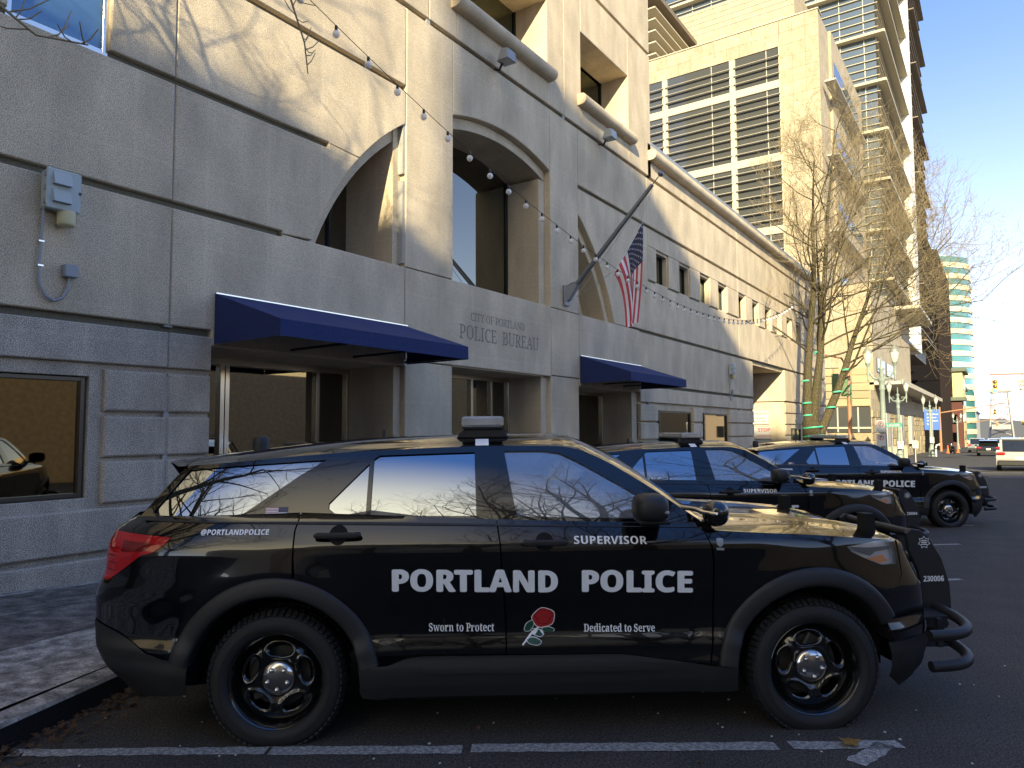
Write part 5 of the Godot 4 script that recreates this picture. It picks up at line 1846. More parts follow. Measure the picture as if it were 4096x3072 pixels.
func far_blocks() -> void:
	var defs := [
		["brick_building", "pale yellow corner building with a dark cornice beyond the dark block", Vector3(-12.0, 5.5, -182.0), Vector3(12.0, 16.0, 14.0), lin(0.62, 0.50, 0.24)],
		["brick_building", "low red brick building beside the yellow corner building", Vector3(-9.2, 2.2, -171.0), Vector3(6.4, 10.0, 5.0), lin(0.09, 0.03, 0.025)],
		["brick_building", "grey masonry building beyond the yellow corner building", Vector3(-13.0, 4.0, -205.0), Vector3(12.0, 14.0, 24.0), lin(0.42, 0.42, 0.42)],
		["brick_building", "small orange building far down the street", Vector3(-13.5, 3.0, -300.0), Vector3(12.0, 16.0, 20.0), lin(0.50, 0.14, 0.06)],
		["brick_building", "long grey building at the far end of the street", Vector3(-16.0, 1.0, -420.0), Vector3(14.0, 16.0, 120.0), lin(0.35, 0.33, 0.30)],
		["brick_building", "brick building on the right side of the street at the frame edge", Vector3(21.0, 4.0, -150.0), Vector3(12.0, 18.0, 60.0), lin(0.33, 0.26, 0.20)],
		["brick_building", "beige building on the right far down the street", Vector3(22.0, 4.0, -300.0), Vector3(14.0, 22.0, 160.0), lin(0.45, 0.38, 0.28)]]
	for d in defs:
		var o := thing(d[0], d[1], "building")
		bx(o, "wall", d[2], d[3], mat(d[4], 0.85))
		bx(o, "cornice", d[2] + Vector3(0, d[3].y * 0.5 + 0.3, 0), Vector3(d[3].x + 1.4, 0.7, d[3].z + 1.4), mat(lin(0.10, 0.12, 0.09), 0.7))
		var sd := signf(-d[2].x)
		for f in int(d[3].y / 3.6):
			for k in mini(int(d[3].z / 3.5), 8):
				bx(o, "window", Vector3(d[2].x + sd * (d[3].x * 0.5 + 0.02), d[2].y - d[3].y * 0.5 + 2.6 + 3.6 * f, d[2].z + d[3].z * 0.5 - 1.8 - 3.5 * k), Vector3(0.08, 1.9, 1.4), M.glass_dark)
			for k in int(d[3].x / 3.2):
				bx(o, "window", Vector3(d[2].x - d[3].x * 0.5 + 1.7 + 3.2 * k, d[2].y - d[3].y * 0.5 + 2.6 + 3.6 * f, d[2].z + d[3].z * 0.5 + 0.02), Vector3(1.3, 1.9, 0.08), M.glass_dark)
	# steel lift-bridge tower
	var b := thing("bridge_tower", "grey steel lattice bridge tower at the end of the street", "bridge", Vector3(1.0, -6.0, -606.0))
	var steel := mat(lin(0.30, 0.28, 0.27), 0.6)
	for sx in [-1.0, 1.0]:
		for sz in [-1.0, 1.0]:
			var m := MB.new()
			m.tube(PackedVector3Array([Vector3(7.0 * sx, 0, 6.0 * sz), Vector3(4.6 * sx, 33, 4.0 * sz)]), PackedFloat32Array([0.7, 0.6]), 4)
			pmb(b, "leg", m, steel)
	for k in 6:
		var y := 5.0 * k + 2.0
		var hw := lerpf(7.0, 4.6, y / 33.0)
		var hw2 := lerpf(7.0, 4.6, (y + 5.0) / 33.0)
		var m := MB.new()
		m.tube(PackedVector3Array([Vector3(-hw, y, 5), Vector3(hw2, y + 5, 5)]), PackedFloat32Array([0.35, 0.35]), 4)
		m.tube(PackedVector3Array([Vector3(hw, y, 5), Vector3(-hw2, y + 5, 5)]), PackedFloat32Array([0.35, 0.35]), 4)
		m.tube(PackedVector3Array([Vector3(-hw2, y + 5, 5), Vector3(hw2, y + 5, 5)]), PackedFloat32Array([0.4, 0.4]), 4)
		pmb(b, "brace", m, steel)
	bx(b, "deck", Vector3(0, 33.5, 0), Vector3(14, 2.0, 12), steel)
	bx(b, "span", Vector3(0, 8.0, -40), Vector3(10, 3.0, 200), steel)
	var hills := MB.new()
	for k in 24:
		var x0 := -500.0 + 42.0 * k
		var h0 := 16.0 + 8.0 * sin(k * 0.9) + 5.0 * sin(k * 2.3)
		var h1 := 16.0 + 8.0 * sin((k + 1) * 0.9) + 5.0 * sin((k + 1) * 2.3)
		hills.quad(Vector3(x0, -14, -860), Vector3(x0 + 42, -14, -860), Vector3(x0 + 42, h1, -980), Vector3(x0, h0, -980))
	setting("hills", hills, mat(lin(0.10, 0.10, 0.09), 0.95))

# ---------------------------------------------------------------- things on the facade
func awning(s0: float, s1: float, label: String) -> void:
	var o := thing("awning", label, "awning", Vector3(-7.985, 2.82, -s0), 0.0, "blue awnings over the doorways")
	var L := -(s1 - s0)
	var wt := 0.63
	var p := 1.28
	var ft := 0.205
	var n := 8
	var b := MB.new()
	for k in n:
		var z0 := L * k / n
		var z1 := L * (k + 1) / n
		for j in 4:
			var u0 := j / 4.0
			var u1 := (j + 1) / 4.0
			var q := []
			for w in [[u0, z0], [u1, z0], [u1, z1], [u0, z1]]:
				var zz: float = w[1]
				var sag: float = 0.016 * sin(PI * fposmod(zz / L * 3.0, 1.0)) * sin(PI * w[0])
				q.append(Vector3(p * w[0], lerpf(wt, ft, w[0]) - sag, zz))
			b.quad_out(q[0], q[1], q[2], q[3], Vector3(0, -2, L * 0.5))
	pmb(o, "canopy_top", b, M.awning)
	b = MB.new()
	for k in 14:
		var z0 := L * k / 14.0
		var z1 := L * (k + 1) / 14.0
		var w0 := 0.006 * sin(k * 1.9)
		var w1 := 0.006 * sin((k + 1) * 1.9)
		b.quad_out(Vector3(p + w0, 0.008, z0), Vector3(p + w1, 0.008, z1), Vector3(p, ft, z1), Vector3(p, ft, z0), Vector3(0, 0.1, L * 0.5))
	pmb(o, "valance", b, M.awning)
	for z in [0.0, L]:
		b = MB.new()
		b.quad_out(Vector3(0, 0, z), Vector3(p, 0.008, z), Vector3(p, ft, z), Vector3(0, wt, z), Vector3(0.3, 0.1, L * 0.5))
		pmb(o, "side_panel", b, M.awning)
	b = MB.new()
	for z in [-0.07, L * 0.33, L * 0.66, L + 0.07]:
		b.tube(PackedVector3Array([Vector3(0.02, 0.03, z), Vector3(p - 0.03, 0.04, z)]), PackedFloat32Array([0.018, 0.018]), 6)
		b.tube(PackedVector3Array([Vector3(0.02, wt - 0.05, z), Vector3(p - 0.03, ft - 0.03, z)]), PackedFloat32Array([0.018, 0.018]), 6)
	b.tube(PackedVector3Array([Vector3(p - 0.04, 0.04, -0.04), Vector3(p - 0.04, 0.04, L + 0.04)]), PackedFloat32Array([0.02, 0.02]), 6)
	pmb(o, "frame", b, M.black_metal)
	bx(o, "head_flashing", Vector3(0.012, wt + 0.008, L * 0.5), Vector3(0.03, 0.016, -L), M.steel)

func on_facade() -> void:
	awning(5.13, 8.6, "large blue fabric awning over the left doorway")
	awning(14.47, 17.85, "smaller blue fabric awning over the right doorway")
	# electrical boxes
	for e in [[Vector3(-7.99, 4.03, -3.14), "grey electrical cabinet with cream siren bell at the far left of the facade", 0.0], [Vector3(-7.99, 3.70, -25.5), "small grey electrical cabinet near the garage way", 0.0]]:
		var o := thing("electrical_box", e[1], "electrical box", e[0], 0.0, "grey wall cabinets with conduit")
		bx(o, "cabinet", Vector3(0.07, 0.19, -0.17), Vector3(0.14, 0.40, 0.32), M.box_grey, 0.015)
		bx(o, "lid", Vector3(0.15, 0.19, -0.165), Vector3(0.03, 0.42, 0.33), M.box_grey, 0.012)
		for y in [0.29, 0.11]:
			var m := MB.new()
			m.prism(pv([0.0, 0.0, 0.06, 0.0, 0.02, 0.13, 0.0, 0.13]), func(p, d): return Vector3(0.16 + p.x, y - 0.06 + p.y, -0.14 - d), 0.085, -0.085, 0.003, true)
			pmb(o, "vent_hood", m, M.box_grey)
		for y in [0.05, 0.19, 0.33]:
			bx(o, "hinge", Vector3(0.13, y, -0.005), Vector3(0.05, 0.05, 0.02), M.conduit, 0.004)
		bx(o, "latch", Vector3(0.168, 0.19, -0.315), Vector3(0.012, 0.03, 0.02), M.black_metal)
		var m := MB.new()
		m.lathe(pv([0.085, 0.0, 0.085, -0.13, 0.075, -0.15, 0.0, -0.155]), 18, Transform3D(Basis(), Vector3(0.10, -0.01, -0.22)))
		pmb(o, "siren_bell", m, M.cream)
		m = MB.new()
		var pts := PackedVector3Array([Vector3(0.04, 0.0, -0.03), Vector3(0.03, -0.35, -0.02), Vector3(0.03, -0.60, -0.01), Vector3(0.03, -0.78, -0.02), Vector3(0.03, -0.90, -0.08), Vector3(0.03, -0.94, -0.16), Vector3(0.03, -0.90, -0.24), Vector3(0.03, -0.80, -0.285), Vector3(0.03, -0.67, -0.30)])
		var rad := PackedFloat32Array()
		for k in pts.size():
			rad.append(0.016)
		m.tube(pts, rad, 8)
		pmb(o, "conduit", m, M.conduit)
		for y in [-0.35, -0.60]:
			bx(o, "clip", Vector3(0.03, y, -0.018), Vector3(0.05, 0.016, 0.05), M.steel)
		bx(o, "junction_box", Vector3(0.04, -0.61, -0.30), Vector3(0.09, 0.13, 0.13), M.conduit, 0.006)
	# flood lamps
	for e in [[Vector3(-7.98, 8.88, -11.08), "grey flood lamp on the wall above the central arch"], [Vector3(-7.98, 8.86, -15.55), "grey flood lamp on the wall right of the central arch, below the second sill"]]:
		var o := thing("flood_lamp", e[1], "lamp", e[0], 0.0, "wall flood lamps")
		var m := MB.new()
		m.prism(pv([-0.15, 0.0, 0.13, 0.0, 0.11, 0.20, -0.05, 0.24]), func(p, d): return Vector3(0.30 + p.x, 0.06 + p.y, d), 0.14, -0.14, 0.015, true)
		pmb(o, "housing", m, M.box_grey if e[0].z < -14 else M.conduit)
		bx(o, "lens", Vector3(0.29, 0.058, 0), Vector3(0.22, 0.012, 0.22), M.frost_lens)
		m = MB.new()
		m.tube(PackedVector3Array([Vector3(0, 0, 0), Vector3(0.12, -0.06, 0), Vector3(0.20, 0.08, 0)]), PackedFloat32Array([0.025, 0.025, 0.025]), 8)
		pmb(o, "bracket", m, M.black_metal)
	# flag pole and flag
	var fp := thing("flag_pole", "slanting grey flag pole on the right pier", "flag pole", Vector3(-7.98, 4.75, -13.82))
	var m := MB.new()
	m.prism(pv([-0.10, -0.22, 0.10, -0.22, 0.10, 0.24, -0.10, 0.24]), func(p, d): return Vector3(d, p.y, -p.x), 0.05, 0.0, 0.01)
	m.prism(pv([0.0, -0.14, 0.12, -0.10, 0.34, 0.20, 0.24, 0.30, 0.0, 0.20]), func(p, d): return Vector3(p.x, p.y, -d), 0.06, -0.06, 0.01, true)
	pmb(fp, "bracket", m, M.conduit)
	m = MB.new()
	m.tube(PackedVector3Array([Vector3(0.22, 0.17, 0), Vector3(1.2, 1.22, -0.04), Vector3(2.10, 2.18, -0.08)]), PackedFloat32Array([0.058, 0.052, 0.042]), 12)
	pmb(fp, "pole", m, M.pole_grey)
	m = MB.new()
	m.tube(PackedVector3Array([Vector3(2.10, 2.18, -0.08), Vector3(2.24, 2.33, -0.085)]), PackedFloat32Array([0.012, 0.012]), 6)
	soft_box(m, Vector3(2.29, 2.38, -0.09), Vector3(0.065, 0.065, 0.065), 2.0, 16, 12)
	pmb(fp, "ball_finial", m, M.pole_grey)
	m = MB.new()
	for l in [[Vector3(2.10, 2.10, -0.08), Vector3(1.90, 1.42, 0.10)], [Vector3(2.06, 2.10, -0.08), Vector3(0.30, -0.05, 0.04)], [Vector3(1.34, 0.30, 0.40), Vector3(0.30, -0.05, 0.04)]]:
		m.tube(PackedVector3Array([l[0], (l[0] + l[1]) * 0.5 - Vector3(0, 0.02, 0), l[1]]), PackedFloat32Array([0.006, 0.006, 0.006]), 4)
	pmb(fp, "halyard", m, M.rope)
	flag()
	string_lights()

func flag() -> void:
	var base := Vector3(-6.27, 5.013, -13.61)
	var o := thing("flag", "limp American flag hanging from the slanting pole", "flag", base)
	var R := Vector3(0.825, 0, -0.565)
	var N := Vector3(0.565, 0, 0.825)
	var P := func(u: float, v: float) -> Vector3:
		var T := Vector2(858, 435).lerp(Vector2(578, 925), u)
		var C := Vector2(848, 860).lerp(Vector2(690, 1060), u)
		var F := Vector2(772, 1392).lerp(Vector2(700, 1440), u)
		var q := T * (1 - v) * (1 - v) + C * 2 * v * (1 - v) + F * v * v
		var fold := 0.07 * sin(u * 8.5 + 0.6) * (0.25 + v) + 0.03 * sin(u * 17.0 + v * 3.0)
		return R * ((q.x - 740) * 0.00223 + 0.10 * sin(u * 8.5 + 2.0) * v * 0.6) + Vector3.UP * ((925 - q.y) * 0.00223) + N * fold
	for k in 13:
		var b := MB.new()
		b.patch(rect(0.42 if k < 7 else 0.0, 1.0, k / 13.0, (k + 1) / 13.0), Vector2(0.06, 0.02), func(p): return P.call(p.y, p.x))
		pmb(o, "stripe", b, M.cloth_red if k % 2 == 0 else M.cloth_white)
	var b := MB.new()
	b.patch(rect(0.0, 0.42, 0.0, 7.0 / 13.0), Vector2(0.05, 0.02), func(p): return P.call(p.y, p.x))
	pmb(o, "canton", b, M.cloth_blue)
	for j in 9:
		for k in (6 if j % 2 == 0 else 5):
			var c := Vector2(0.035 + 0.07 * k + (0.035 if j % 2 else 0.0), (j + 0.75) / 9.6 * 7.0 / 13.0)
			var s := PackedVector2Array()
			for w in 10:
				var d := Vector2.from_angle(TAU * w / 10 + PI / 2) * (1.0 if w % 2 == 0 else 0.42)
				s.append(c + Vector2(d.x * 0.0155, d.y * 0.0185))
			var m := MB.new()
			for sd in [0.004, -0.004]:
				m.patch(s, Vector2(1, 1), func(p): return P.call(p.y, p.x) + N * sd)
			pmb(o, "star", m, M.cloth_white)
	var h := MB.new()
	h.tube(PackedVector3Array([P.call(0.0, 0.0), P.call(0.5, 0.0), P.call(1.0, 0.0)]), PackedFloat32Array([0.012, 0.012, 0.012]), 6)
	pmb(o, "heading", h, M.cloth_white)

func string_lights() -> void:
	var o := thing("string_lights", "string of clear round bulbs sagging across the facade", "string lights")
	var f := func(z: float) -> Vector3:
		var k := 0.0115 if z > -16.2 else 0.0104
		return Vector3(-5.6 + 0.039 * z, 4.74 + k * (z + 16.2) * (z + 16.2), z)
	var pts := PackedVector3Array()
	var rad := PackedFloat32Array()
	for k in 70:
		pts.append(f.call(0.9 - 0.5 * k))
		rad.append(0.006)
	var m := MB.new()
	m.tube(pts, rad, 4)
	pmb(o, "cable", m, M.black_metal)
	m = MB.new()
	m.lathe(pv([0.0, 0.0, 0.016, 0.0, 0.018, -0.05, 0.014, -0.055]), 8)
	var sock := m.mesh()
	m = MB.new()
	soft_box(m, Vector3(0, -0.095, 0), Vector3(0.042, 0.045, 0.042), 2.0, 12, 10)
	var bulb := m.mesh()
	for k in 60:
		var at: Vector3 = f.call(-0.6 - 0.5 * k)
		var s := part(o, "socket", sock, M.black_metal, Transform3D(Basis(), at))
		part(s, "bulb", bulb, M.bulb)

# ---------------------------------------------------------------- street furniture
func street_lamps() -> void:
	var p: Material = M.lamp_paint
	var o := thing("street_lamp", "tall twin-globe street lamp nearest the police cars", "street lamp", Vector3(-3.95, road_y(-3.9, -32.9) + 0.10, -32.9), 0.0, "twin-globe street lamps")
	var m := MB.new()
	m.lathe(pv([0.30, 0.0, 0.30, 0.12, 0.24, 0.16, 0.22, 0.55, 0.25, 0.60, 0.20, 0.66, 0.15, 0.85, 0.13, 0.95]), 8, Transform3D(), true)
	pmb(o, "base", m, p)
	m = MB.new()
	m.lathe(pv([0.13, 0.93, 0.115, 2.0, 0.095, 3.55, 0.10, 3.60, 0.125, 3.66, 0.125, 3.72, 0.10, 3.76, 0.115, 3.95, 0.15, 4.02, 0.15, 4.10, 0.07, 4.16]), 14)
	pmb(o, "column", m, p)
	m = MB.new()
	m.lathe(pv([0.07, 4.14, 0.10, 4.28, 0.06, 4.40, 0.12, 4.50, 0.12, 4.55, 0.05, 4.60, 0.03, 4.72, 0.055, 4.80, 0.02, 4.90, 0.03, 4.98, 0.0, 5.04]), 12)
	pmb(o, "finial", m, p)
	for sg in [-1.0, 1.0]:
		m = MB.new()
		var pts := PackedVector3Array([Vector3(0.05 * sg, 4.18, 0), Vector3(0.18 * sg, 4.10, 0), Vector3(0.30 * sg, 4.14, 0), Vector3(0.40 * sg, 4.30, 0), Vector3(0.46 * sg, 4.42, 0)])
		m.tube(pts, PackedFloat32Array([0.05, 0.045, 0.045, 0.04, 0.035]), 8)
		for k in 10:
			pass
		var sc := PackedVector3Array()
		var rr := PackedFloat32Array()
		for k in 14:
			var a := k * 0.55
			sc.append(Vector3(sg * (0.27 + cos(a) * (0.10 - 0.006 * k)), 4.32 + sin(a) * (0.10 - 0.006 * k), 0))
			rr.append(0.016)
		m.tube(sc, rr, 5)
		pmb(o, "arm", m, p)
		m = MB.new()
		m.lathe(pv([0.0, 3.98, 0.03, 4.02, 0.045, 4.10, 0.025, 4.16, 0.06, 4.30, 0.05, 4.40, 0.045, 4.62, 0.06, 4.66, 0.10, 4.74, 0.11, 4.78, 0.06, 4.80]), 10, Transform3D(Basis(), Vector3(0.50 * sg, 0, 0)))
		pmb(o, "lamp_holder", m, p)
		m = MB.new()
		m.lathe(pv([0.085, 4.79, 0.13, 4.92, 0.165, 5.08, 0.175, 5.20]), 14, Transform3D(Basis(), Vector3(0.50 * sg, 0, 0)))
		pmb(o, "globe", m, M.globe)
		m = MB.new()
		m.lathe(pv([0.185, 5.19, 0.185, 5.23, 0.15, 5.30, 0.10, 5.38, 0.06, 5.42, 0.05, 5.48, 0.02, 5.50, 0.0, 5.62]), 14, Transform3D(Basis(), Vector3(0.50 * sg, 0, 0)))
		pmb(o, "cap", m, M.globe_cap)
	copy(o, Vector3(-5.5, road_y(-5.5, -53.4) + 0.10, -53.4), 0.0, "twin-globe street lamp second from the police cars, in sunlight")
	copy(o, Vector3(-5.14, road_y(-5.1, -74.4) + 0.10, -74.4), 0.0, "twin-globe street lamp farthest along, beside the stone wall's end")
	copy(o, Vector3(-5.3, road_y(-5.1, -128.0) + 0.10, -128.0), 0.0, "small far twin-globe street lamp against the dark block")

func board(parent: Node3D, called: String, c: Vector3, w: float, h: float, m: Material, lines: Array, face := 0.0, border: Material = null) -> MeshInstance3D:
	# a flat sign facing +z (turned by face about y); lines are [text, height, x, y, material]
	var x := Transform3D(Basis(Vector3.UP, face), c)
	var b := MB.new()
	b.box(Vector3(0, 0, -0.006), Vector3(w, h, 0.012), x, 0.003)
	var o := pmb(parent, called, b, m)
	if border:
		b = MB.new()
		for e in [[Vector3(0, h * 0.5 - 0.03, 0.0015), Vector3(w - 0.05, 0.012, 0.002)], [Vector3(0, -h * 0.5 + 0.03, 0.0015), Vector3(w - 0.05, 0.012, 0.002)], [Vector3(w * 0.5 - 0.03, 0, 0.0016), Vector3(0.012, h - 0.05, 0.002)], [Vector3(-w * 0.5 + 0.03, 0, 0.0016), Vector3(0.012, h - 0.05, 0.002)]]:
			b.box(e[0], e[1], x)
		pmb(o, "border", b, border)
	for l in lines:
		var t := letters(l[0], l[1], func(p): return x * Vector3(l[2] + p.x, l[3] + p.y, 0.003), sysfont("Droid Sans", 700))
		pmb(o, "lettering", t, l[4])
	return o

func signs() -> void:
	var W: Material = M.sign_white
	var K: Material = M.sign_black
	var RD: Material = M.sign_red
	var o := thing("wall_sign", "white facility sign with red lettering on the garage wall, above the stop sign", "sign", Vector3(-9.2, 1.95, -33.70))
	board(o, "plate", Vector3(-0.02, 0.31, 0.03), 0.98, 0.66, W, [["FACILITY", 0.10, -0.16, 0.12, K], ["AUTHORIZED", 0.07, -0.26, -0.08, RD], ["VEHICLES ONLY", 0.07, -0.32, -0.22, RD]], 0.0, K)
	o = thing("wall_sign", "white stop on flashing red sign on the garage wall", "sign", Vector3(-9.2, 1.05, -33.70))
	board(o, "plate", Vector3(-0.02, 0.40, 0.03), 1.10, 0.82, W, [["STOP", 0.17, -0.02, 0.14, RD], ["FLASHING RED", 0.075, -0.12, -0.08, RD], ["VEHICLE EXITING", 0.065, -0.16, -0.25, K]], 0.0, K)
	# traffic signal on the near corner, heads seen from behind
	o = thing("traffic_signal", "brown signal pole with two green heads behind the bare tree", "traffic signal", Vector3(-6.24, road_y(-6.2, -39.4) + 0.1, -39.4))
	var m := MB.new()
	m.lathe(pv([0.16, 0.0, 0.13, 0.1, 0.11, 0.2, 0.095, 5.6]), 12)
	pmb(o, "pole", m, M.brown_paint)
	m = MB.new()
	m.tube(PackedVector3Array([Vector3(0, 5.2, 0), Vector3(-0.25, 5.75, 0.3), Vector3(-0.9, 5.9, 0.9)]), PackedFloat32Array([0.05, 0.05, 0.045]), 8)
	pmb(o, "arm", m, M.brown_paint)
	for e in [[-0.52, 4.95, 0.55], [-0.14, 4.78, 0.27]]:
		signal_head(o, Vector3(e[0], e[1], e[2]), 0.36, -1)
	bx(o, "street_plate", Vector3(0.12, 3.9, 0.1), Vector3(0.03, 0.9, 0.12), M.sign_green)
	# mast arm over the street with a green light and a one-way sign
	o = thing("signal_mast", "red-brown mast arm with green traffic light and one way sign over the street", "traffic signal", Vector3(11.0, road_y(11, -63.5), -63.6))
	m = MB.new()
	m.lathe(pv([0.2, 0.0, 0.15, 0.3, 0.11, 7.0]), 12)
	pmb(o, "pole", m, M.brown_paint)
	m = MB.new()
	m.tube(PackedVector3Array([Vector3(0, 6.2, 0), Vector3(-11.4, 6.25, 3.3)]), PackedFloat32Array([0.10, 0.06]), 8)
	pmb(o, "arm", m, M.brown_paint)
	m = MB.new()
	m.tube(PackedVector3Array([Vector3(-11.15, 6.2, 3.2), Vector3(-11.15, 5.8, 3.2)]), PackedFloat32Array([0.025, 0.025]), 6)
	m.tube(PackedVector3Array([Vector3(-9.55, 6.2, 2.75), Vector3(-9.55, 5.85, 2.75)]), PackedFloat32Array([0.03, 0.03]), 6)
	pmb(o, "hanger", m, M.brown_paint)
	signal_head(o, Vector3(-11.15, 5.85, 3.2), 0.35, 2)
	var ow := board(o, "one_way_sign", Vector3(-9.37, 5.45, 2.75), 1.14, 0.84, W, [["ONE", 0.20, -0.42, 0.14, K], ["WAY", 0.20, -0.42, -0.12, K]], 0.0, K)
	m = MB.new()
	m.prism(pv([-0.42, -0.28, -0.26, -0.36, -0.26, -0.31, 0.42, -0.31, 0.42, -0.25, -0.26, -0.25, -0.26, -0.20]), func(p, d): return Vector3(-9.37 + p.x, 5.45 + p.y, 2.75 + d), 0.003, 0.001)
	pmb(ow, "arrow", m, K)
	# far mast arms with red lights
	for e in [[-112.0, "signal mast with a green light at the second crossing", 2, 5.2], [-190.0, "signal mast with red lights far down the street", 0, 5.2]]:
		o = thing("signal_mast", e[1], "traffic signal", Vector3(-6.6, road_y(-6.6, e[0]), e[0]))
		m = MB.new()
		m.lathe(pv([0.18, 0.0, 0.12, 6.0]), 8)
		pmb(o, "pole", m, M.brown_paint)
		m = MB.new()
		m.tube(PackedVector3Array([Vector3(0, 5.2, 0), Vector3(7.0, 6.3, 0), Vector3(15.0, 6.6, 0)]), PackedFloat32Array([0.10, 0.08, 0.06]), 6)
		pmb(o, "arm", m, M.brown_paint)
		for k in 2:
			signal_head(o, Vector3(6.2 + 4.6 * k, 5.6 + 0.3 * k, 0.2), 0.4, e[2])
	# parking signs on posts
	for e in [[Vector3(-4.02, road_y(-4, -32.7) + 0.1, -32.66), 0.0, "pair of no parking signs on the nearest street lamp's column", 2, 1.42], [Vector3(-4.75, road_y(-4.7, -55.2) + 0.1, -55.2), 1.0, "white parking sign on a thin post between the lamps", 1, 1.05], [Vector3(-5.42, road_y(-5.4, -53.1) + 0.1, -53.15), 0.0, "white parking sign fixed to the second street lamp", 1, 1.05], [Vector3(-5.05, road_y(-5.1, -74.2) + 0.1, -74.15), 0.0, "white parking sign fixed to the farthest street lamp", 1, 1.3], [Vector3(-6.2, road_y(-6.2, -39.2) + 0.1, -39.15), 0.0, "small no parking sign on the brown signal pole", 1, 1.0]]:
		o = thing("parking_sign", e[2], "sign", e[0])
		if e[1] > 0.0:
			m = MB.new()
			m.lathe(pv([0.03, 0.0, 0.03, 1.5]), 8)
			pmb(o, "post", m, M.sign_white)
		for k in e[3]:
			var c := Vector3(0.02, e[4] + 0.16 + 0.56 * (e[3] - 1 - k), 0.15)
			var pl := board(o, "plate", c, 0.34, 0.50, W, [["P", 0.12, -0.04, 0.04, K]], 0.35)
			m = MB.new()
			m.lathe(pv([0.085, -0.002, 0.11, -0.002, 0.11, 0.003, 0.085, 0.003]), 20, Transform3D(Basis(Vector3.UP, 0.35), c) * Transform3D(Basis(Vector3.RIGHT, PI * 0.5), Vector3(0, 0.10, 0.004)))
			pmb(pl, "ring", m, RD)
	o = thing("street_sign", "green street name plate beside the nearest lamp column", "sign", Vector3(-4.9, 1.9, -44.3))
	board(o, "plate", Vector3(0.0, 0.0, 0.0), 1.0, 0.22, M.sign_green, [["SW 3RD AVE", 0.10, -0.38, -0.05, W]], 0.3)
	m = MB.new()
	m.lathe(pv([0.03, -2.6, 0.03, 0.1]), 8)
	pmb(o, "post", m, M.conduit)
	o = thing("direction_sign", "blue guide sign board beyond the farthest lamp", "sign", Vector3(-5.9, 0.2, -88.0))
	board(o, "plate", Vector3(0.0, 2.4, 0.0), 1.5, 2.2, M.sign_blue, [["Waterfront", 0.16, -0.5, 0.5, W], ["Old Town", 0.16, -0.5, 0.15, W], ["Chinatown", 0.16, -0.5, -0.2, W], ["Pearl", 0.16, -0.5, -0.55, W]], 0.3)
	m = MB.new()
	m.lathe(pv([0.05, -1.2, 0.05, 3.4]), 8)
	pmb(o, "post", m, M.conduit)
	for k in 7:
		var z := -46.8 - 3.6 * k
		o = thing("bollard", "%s pale stone bollard in the row along the sunny pavement, counted from the street corner" % ["first", "second", "third", "fourth", "fifth", "sixth", "seventh"][k], "bollard", Vector3(-6.6, road_y(-6.6, z) - 0.02, z), 0.0, "pale bollards along the stone wall")
		bx(o, "post", Vector3(0, 0.55, 0), Vector3(0.26, 1.1, 0.26), M.bollard, 0.03)
		bx(o, "cap", Vector3(0, 1.13, 0), Vector3(0.30, 0.06, 0.30), M.bollard, 0.02)
	o = thing("stand_pipe", "white curved stand pipe beside the farthest lamp", "pipe", Vector3(-4.7, road_y(-4.7, -73.0) + 0.1, -73.0))
	m = MB.new()
	m.tube(PackedVector3Array([Vector3(0, 0, 0), Vector3(0, 0.8, 0), Vector3(0.06, 1.0, 0), Vector3(0.25, 1.06, 0)]), PackedFloat32Array([0.07, 0.07, 0.07, 0.07]), 8)
	pmb(o, "tube", m, M.sign_white)
	bx(o, "cap", Vector3(0.28, 1.06, 0), Vector3(0.1, 0.2, 0.2), M.sign_white, 0.02)
	for k in 2:
		o = thing("traffic_cone", ["orange traffic cone on the far pavement, left of the pair", "orange traffic cone on the far pavement, right of the pair"][k], "cone", Vector3(-5.0 + 0.9 * k, road_y(-5, -96.0) + 0.02, -96.0 - 2.0 * k), 0.0, "orange cones")
		m = MB.new()
		m.lathe(pv([0.16, 0.0, 0.15, 0.05, 0.04, 0.9, 0.0, 0.9]), 10)
		pmb(o, "cone", m, M.orange)
		bx(o, "foot", Vector3(0, 0.02, 0), Vector3(0.42, 0.04, 0.42), M.orange)

func signal_head(parent: Node3D, top: Vector3, w: float, lit: int) -> void:
	var o := thing_part(parent, "signal_head")
	var h := w * 2.7
	bx(o, "housing", top - Vector3(0, h * 0.5, 0), Vector3(w * 0.9, h, w * 0.6), M.signal_green if lit < 0 else M.signal_yellow, 0.02)
	for k in 3:
		var c := top - Vector3(0, h * (k + 0.5) / 3.0, 0)
		if lit < 0:
			bx(o, "rib", c + Vector3(0, 0, w * 0.31), Vector3(w * 0.8, h * 0.24, w * 0.06), M.signal_green, 0.02)
			continue
		var m := MB.new()
		m.lathe(pv([0.0, 0.012, w * 0.32, 0.008, w * 0.34, 0.0]), 14, Transform3D(Basis(Vector3.RIGHT, PI * 0.5), c + Vector3(0, 0, w * 0.31)))
		pmb(o, "signal_lens", m, (M.light_green if k == 2 else M.light_red) if k == lit else M.lens_off)
		m = MB.new()
		m.lathe(pv([w * 0.37, 0.0, w * 0.37, 0.2 * w]), 12, Transform3D(Basis(Vector3.RIGHT, PI * 0.5), c + Vector3(0, 0, w * 0.31)), false, PI, TAU)
		pmb(o, "visor", m, M.black_metal)

